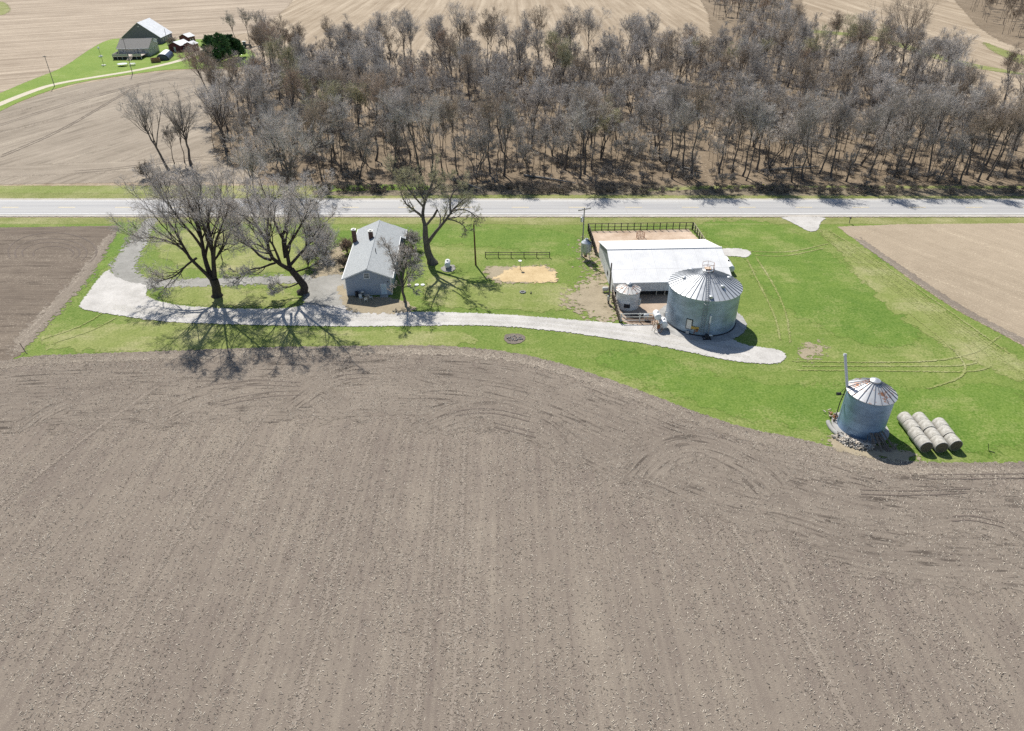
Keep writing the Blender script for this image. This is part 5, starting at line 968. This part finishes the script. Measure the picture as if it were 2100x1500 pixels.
# ------------------------------------------------------------------ wood heap and posts by the small bin
ctr = Vector((43.45, 70.4, 0)); b = MB()
for i in range(330):
    a = R(rng.uniform(205, 268)); r_ = rng.uniform(3.2, 4.9) - .4 * abs((math.degrees(a) - 235) / 30); p = ctr + Vector((r_ * math.cos(a), r_ * math.sin(a), 0)); hh = max(.03, .5 * (1 - abs(r_ - 4) / 1.0)) * rng.uniform(0, 1) + .12
    d = Vector(rng.normal(size=3)); d.z *= .35; d.normalize(); L_ = rng.uniform(.15, .36); s = rng.uniform(.07, .15); c = p + Vector((0, 0, hh)); b.mi = int(rng.integers(0, 3)); b.bar(c - d * L_, c + d * L_, s, s * rng.uniform(.6, 1.2))
tag(b.build('firewood_heap', [M['pale_wood'], M['grey_pole'], simple('bleached', (.60, .55, .48), .9, var=.3, scale=8)]), 'loose heap of split firewood at the foot of the small bin', 'firewood', None, 'stuff')
logs = [(262, 3.9, .06), (266, 4.1, .1), (277, 4.5, .12), (279, 4.6, .1), (281, 4.5, .14), (284, 4.7, .1), (288, 4.4, .12), (290, 4.5, .1), (292, 4.6, .1), (295, 4.7, .12), (298, 4.8, .1), (270, 4.2, .12), (286, 4.6, .1), (301, 4.6, .1)]
for i, (a, r_, w_) in enumerate(logs):
    A = ctr + polar(2.78, a, 1.35 if i % 3 else 1.0); B_ = ctr + polar(r_ + .4, a - 4 + (i * 7 % 9), .08); q = MB(); q.tube([A, B_], [w_ * .6, w_ * .7], 7); tag(q.build('fence_post', M['old_wood'], smooth=True), 'old grey wooden post leaning on the shaded side of the small bin', 'post', 'old posts leaning on the small bin')
q = MB(); q.tube([ctr + polar(3.75, a, .22) for a in range(165, 232, 6)], .28, 12); tag(q.build('culvert_pipe', M['concrete'], smooth=True), 'bent grey pipe curving round the pad of the small bin', 'pipe')
q = MB(); c = G(1708, 858)
for i in range(26): d = Vector(rng.normal(size=3)); d.z *= .4; d.normalize(); p = Vector((c.x + rng.normal(0, .3), c.y + rng.normal(0, .4), .2 + rng.uniform(0, .5))); q.mi = i % 2; q.bar(p - d * .22, p + d * .22, .1)
tag(q.build('scrap_heap', [M['rust'], M['pale_wood']]), 'little pile of rusty scrap and boards by the auger foot', 'scrap pile')

# ------------------------------------------------------------------ distant farmstead
fh = empty('farm_house', (-154.9, 328.0, .05), R(6.5), 'distant cream house with a brown roof and raised front deck', 'house')
b = MB(); X0, X1, D_ = -12.6, 0, 13.2
b.add([(X0, 0, 0), (X1, 0, 0), (X1, 0, 3.4), (X0, 0, 3.4), (X0, D_, 0), (X1, D_, 0), (X1, D_, 3.4), (X0, D_, 3.4), (X0, D_ / 2, 6), (X1, D_ / 2, 6)], [(0, 1, 2, 3), (7, 6, 5, 4), (1, 5, 6, 9, 2), (4, 0, 3, 8, 7)]); b.build('wall', M['cream_siding'], fh)
b = MB(); slab(b, (X0 - .4, -.6, 3.25), (X1 + .3, -.6, 3.25), (X1 + .3, D_ / 2, 6.12), (X0 - .4, D_ / 2, 6.12), .12); slab(b, (X0 - .4, D_ / 2, 6.12), (X1 + .3, D_ / 2, 6.12), (X1 + .3, D_ + .6, 3.25), (X0 - .4, D_ + .6, 3.25), .12); b.build('roof', M['brown_shingle'], fh)
b = MB(); b.box(X1 - .1, X1 + 2.2, D_ * .42, D_ * .62, 5.2, 5.35) if False else None; b.box(X0 - .42, X1 + .32, -.68, -.6, 3.05, 3.27); b.build('gutter', M['white_paint'], fh)
b = MB(); b.add([(-2.2, 7.6, 4.6), (.25, 7.6, 4.6), (.25, 7.6, 6.0), (-2.2, 7.6, 6.0), (-2.2, 12.2, 3.2), (.25, 12.2, 3.2), (.25, 12.2, 5.0), (-2.2, 12.2, 5.0)], [(0, 1, 2, 3), (7, 6, 5, 4), (1, 5, 6, 2), (4, 0, 3, 7)]); slab(b, (-2.4, 7.3, 6.15), (.5, 7.3, 6.15), (.5, 12.6, 5.0), (-2.4, 12.6, 5.0), .1); b.build('dormer', M['white_metal_roof'], fh)
for x in (-10.5, -6.0, -2.8, -2.0): window(fh, x, 1.6, .7, 1.1, y=0)
window(fh, -4.6, .9, .9, 2.0, y=0, n='door')
for y in (1.6, 4.2, 7.4, 10.8): window(fh, y, 1.5, .9, 1.2, y=0, side=1)
b = MB(); b.box(X0, -1.0, -7.6, -.1, 1.15, 1.3); dk = b.build('deck', M['pale_wood'], fh); b = MB()
for x in np.arange(X0, -.9, 1.9): b.box(x - .07, x + .07, -7.65, -7.5, 0, 2.15)
b.build('deck_posts', M['white_dirty'], dk)
b = MB(); b.box(X0, -6.0, -7.72, -7.66, 1.35, 2.2); b.box(-4.6, -1.0, -7.72, -7.66, 1.35, 2.2); b.box(X0 - .06, X0, -7.6, -.1, 1.35, 2.2); b.build('deck_railing', M['cream_siding'], dk)
b = MB(); b.bar((-5.9, -7.7, 1.3), (-6.4, -10.2, .05), .25, .1); b.bar((-4.6, -7.7, 1.3), (-5.0, -10.2, .05), .25, .1)
for i in range(6): t = i / 6; b.box(-6.2, -4.8, -7.9 - t * 2.3, -7.6 - t * 2.3, 1.15 - t * 1.1, 1.25 - t * 1.1)
b.build('steps', M['pale_wood'], dk)
b = MB(); b.box(X0 + .1, -1.1, -7.4, -7.3, 0, 1.15); b.build('deck_skirt', M['dark'], dk)
fb = empty('barn', (-171.7, 359.0, .05), R(4), 'weathered dark barn with a bright white roof behind the cream house', 'barn')
b = MB(); gable_body(b, -8.7, 8.7, 0, 15.5, 2.8, 9.0); b.build('wall', M['grey_boards'], fb); b = MB(); k = 6.2 / 8.7
for s_ in (-1, 1): slab(b, (0, -.4, 9.16), (s_ * 9.1, -.4, 9.16 - 9.1 * k), (s_ * 9.1, 15.9, 9.16 - 9.1 * k), (0, 15.9, 9.16), .12)
b.build('roof', M['white_metal_roof'], fb); b = MB(); b.box(-.25, .25, -.05, -.01, 7.2, 7.7); b.build('hatch', M['white_dirty'], fb)
for y in (3, 6, 9, 12): window(fb, y, 1.0, .8, 1.0, y=8.7, side=1)
def shed(pxy, w, d, ze, zr, rz, label, wm='maroon', rm='white_metal_roof'):
    p = G(*pxy); o = empty('garden_shed', (p.x, p.y, .05), rz, label, 'shed'); b = MB(); gable_body(b, -w / 2, w / 2, 0, d, ze, zr); b.build('wall', M[wm], o); b = MB(); k = (zr - ze) / (w / 2)
    for s_ in (-1, 1): slab(b, (0, -.3, zr + .1), (s_ * (w / 2 + .25), -.3, zr + .1 - (w / 2 + .25) * k), (s_ * (w / 2 + .25), d + .3, zr + .1 - (w / 2 + .25) * k), (0, d + .3, zr + .1), .09)
    b.build('roof', M[rm], o); b = MB(); b.box(-.45, .45, -.04, -.003, .05, 2.0); b.build('door', M['white_dirty'], o); b = MB()
    for y in (d * .3, d * .65): b.box(w / 2 + .003, w / 2 + .04, y - .35, y + .35, .9, 1.7)
    b.build('window', M['white_dirty'], o); return o
shed((360, 107), 6.0, 7.5, 2.6, 4.0, R(-12), 'largest maroon shed with a white roof beside the thin dark pole'); shed((379, 89), 4.8, 5, 2.6, 3.8, R(-14), 'maroon shed set farther back behind the largest shed'); shed((389, 106), 4.2, 4.5, 2.8, 3.7, R(-8), 'narrow maroon shed standing next to the lane')
p = G(336, 123); ht = empty('boat_shelter', (p.x, p.y, .05), R(12), 'low dark arched shelter with a pale top beside the cream house', 'shelter'); b = MB()
arc = [(2.6 * math.cos(t), 2.5 * math.sin(t)) for t in np.linspace(0, math.pi, 13)]; n = len(arc); b.add([(x, y, z) for y in (-2, 9) for x, z in arc], [(i, i + 1, n + i + 1, n + i) for i in range(n - 1)] + [tuple(range(n))[::-1], tuple(range(n, 2 * n))]); b.build('cover', simple('tarp', (.03, .045, .09), .4), ht, True); b = MB(); b.add([(x * 1.01, y, z * 1.01) for y in (-2.02, 9.02) for x, z in arc[4:9]], [(i, i + 1, 5 + i + 1, 5 + i) for i in range(4)]); b.build('top_sheet', M['galv'], ht, True); b = MB(); b.add([(x * .8, -2.04, z * .8) for x, z in arc], [tuple(range(n))[::-1]]); b.build('end_panel', simple('tarp_end', (.10, .12, .14), .5), ht)
p = G(320, 128); cr_ = empty('wooden_crate', (p.x, p.y, .05), R(30), 'open brown plank box below the cream house deck', 'crate'); b = MB(); b.box(-1.7, 1.7, -1.5, -1.4, 0, 1.5); b.box(-1.7, 1.7, 1.4, 1.5, 0, 1.5); b.box(-1.7, -1.6, -1.4, 1.4, 0, 1.5); b.box(1.6, 1.7, -1.4, 1.4, 0, 1.5); b.build('side_boards', simple('brown_boards', (.28, .17, .10), .9, var=.3), cr_); b = MB(); b.box(-1.6, 1.6, -1.4, 1.4, 0, .9); b.build('filling', M['pale_wood'], cr_)
p = G(428, 126); ga = empty('garage', (p.x, p.y, .05), R(-5), 'grey garage half hidden behind the dark evergreens', 'garage'); b = MB(); gable_body(b, -3.8, 3.8, 0, 14, 3.2, 5.0); b.build('wall', simple('grey_siding', (.30, .32, .35), .6), ga); b = MB(); k = 1.8 / 3.8
for s_ in (-1, 1): slab(b, (0, -.4, 5.1), (s_ * 4.2, -.4, 5.1 - 4.2 * k), (s_ * 4.2, 14.4, 5.1 - 4.2 * k), (0, 14.4, 5.1), .1)
b.build('roof', M['shingle'], ga); b = MB(); b.box(-3.87, -3.81, 1.5, 5.5, .1, 2.4); b.box(-3.87, -3.81, 7, 11, .1, 2.4); b.build('garage_door', M['white_paint'], ga)
# tractor by the bare trees
p = G(507, 99); tc = empty('tractor', (p.x, p.y, .05), R(10), 'dark tractor parked beside the evergreens', 'tractor'); b = MB(); b.hexa([(-1.0, -.45, .9), (1.9, -.4, .9), (1.9, .4, .9), (-1.0, .45, .9), (-1.0, -.45, 1.7), (1.9, -.35, 1.5), (1.9, .35, 1.5), (-1.0, .45, 1.7)]); b.build('bonnet', M['black_metal'], tc); b = MB(); b.hexa([(-1.6, -.75, 1.2), (-.1, -.75, 1.2), (-.1, .75, 1.2), (-1.6, .75, 1.2), (-1.5, -.65, 2.7), (-.3, -.65, 2.7), (-.3, .65, 2.7), (-1.5, .65, 2.7)]); b.build('cab', M['glass'], tc); b = MB(); b.box(-1.7, -.1, -.85, .85, 2.7, 2.82); b.build('cab_roof', M['white_dirty'], tc); b = MB(); b.tube([(1.0, 0, 1.5), (1.0, 0, 2.5)], .05, 8); b.build('exhaust', M['galv'], tc)
for x, y, r_ in ((-1.1, -1.0, .85), (-1.1, 1.0, .85), (1.5, -.8, .5), (1.5, .8, .5)): b = MB(); b.tube([(x, y - .2, r_), (x, y + .2, r_)], r_, 20); w_ = b.build('wheel', M['dark'], tc, True); b = MB(); b.tube([(x, y - .22, r_), (x, y + .22, r_)], r_ * .45, 14); b.build('rim', M['galv'], w_, True)
p = G(252, 136); tp = empty('trampoline', (p.x, p.y, .05), 0, 'round pale trampoline on the lawn before the cream house', 'trampoline'); b = MB(); b.lathe([(1.9, .8), (1.9, .86), (1.5, .88), (1.2, .84)], 24); b.build('mat', simple('pale_blue', (.55, .6, .66), .6), tp, True)
for a in (30, 150, 270): b = MB(); b.bar(polar(1.8, a, 0), polar(1.8, a, .82), .08); b.build('leg', M['galv'], tp)
p = G(272, 135); tb = empty('picnic_table', (p.x, p.y, .05), .1, 'small white picnic table on the lawn by the distant lane', 'table'); b = MB(); b.box(-1.1, 1.1, -.5, .5, .75, .85); b.build('top', M['white_paint'], tb)
for s_ in (-1, 1): b = MB(); b.box(-1.1, 1.1, s_ * .95 - .15, s_ * .95 + .15, .42, .48); b.build('bench', M['white_paint'], tb); b = MB(); b.bar((s_ * .8, -.9, 0), (s_ * .8, .3, .75), .08); b.bar((s_ * .8, .9, 0), (s_ * .8, -.3, .75), .08); b.build('leg', M['white_dirty'], tb)
for (x, y), l_ in (((213, 135), 'small pole with a bird house on the lawn nearest the lane'.replace('nearest', 'closest to'), ), ((207, 117), 'small pole with a bird house near the tan field edge')):
    p = G(x, y); o = empty('bird_house', (p.x, p.y, .05), 0, l_, 'bird house'); b = MB(); b.tube([(0, 0, 0), (0, 0, 3.2)], .06, 6); b.build('post', M['dark'], o); b = MB(); b.box(-.3, .3, -.3, .3, 3.2, 3.7); b.add([(-.35, -.35, 3.7), (.35, -.35, 3.7), (.35, .35, 3.7), (-.35, .35, 3.7), (0, 0, 4.0)], [(0, 1, 4), (1, 2, 4), (2, 3, 4), (3, 0, 4)]); b.build('box', M['white_paint'], o); b = MB(); b.box(-.8, .8, -.5, .5, .05, .25); b.build('base', M['white_dirty'], o)
for (x, y), l_, s_ in (((412, 127), 'heap of pale junk beside the garage wall', 1.0), ((488, 112), 'heap of pale junk under the outer evergreen', 1.1), ((537, 98), 'small white heap under the last bare tree', .6)):
    p = G(x, y); b = MB()
    for i in range(26): d = Vector(rng.normal(size=3)); d.z *= .4; d.normalize(); c = Vector((rng.normal(0, 1.2 * s_), rng.normal(0, .8 * s_), rng.uniform(.1, .6))); b.mi = i % 3; b.bar(c - d * rng.uniform(.2, .7), c + d * .4, rng.uniform(.1, .5) * s_, .15)
    o = b.build('junk_heap', [M['white_dirty'], M['galv'], M['pale_wood']]); o.location = (p.x, p.y, .05); tag(o, l_, 'junk heap')
# every yellowish or grey surface built; nothing else hangs off the camera
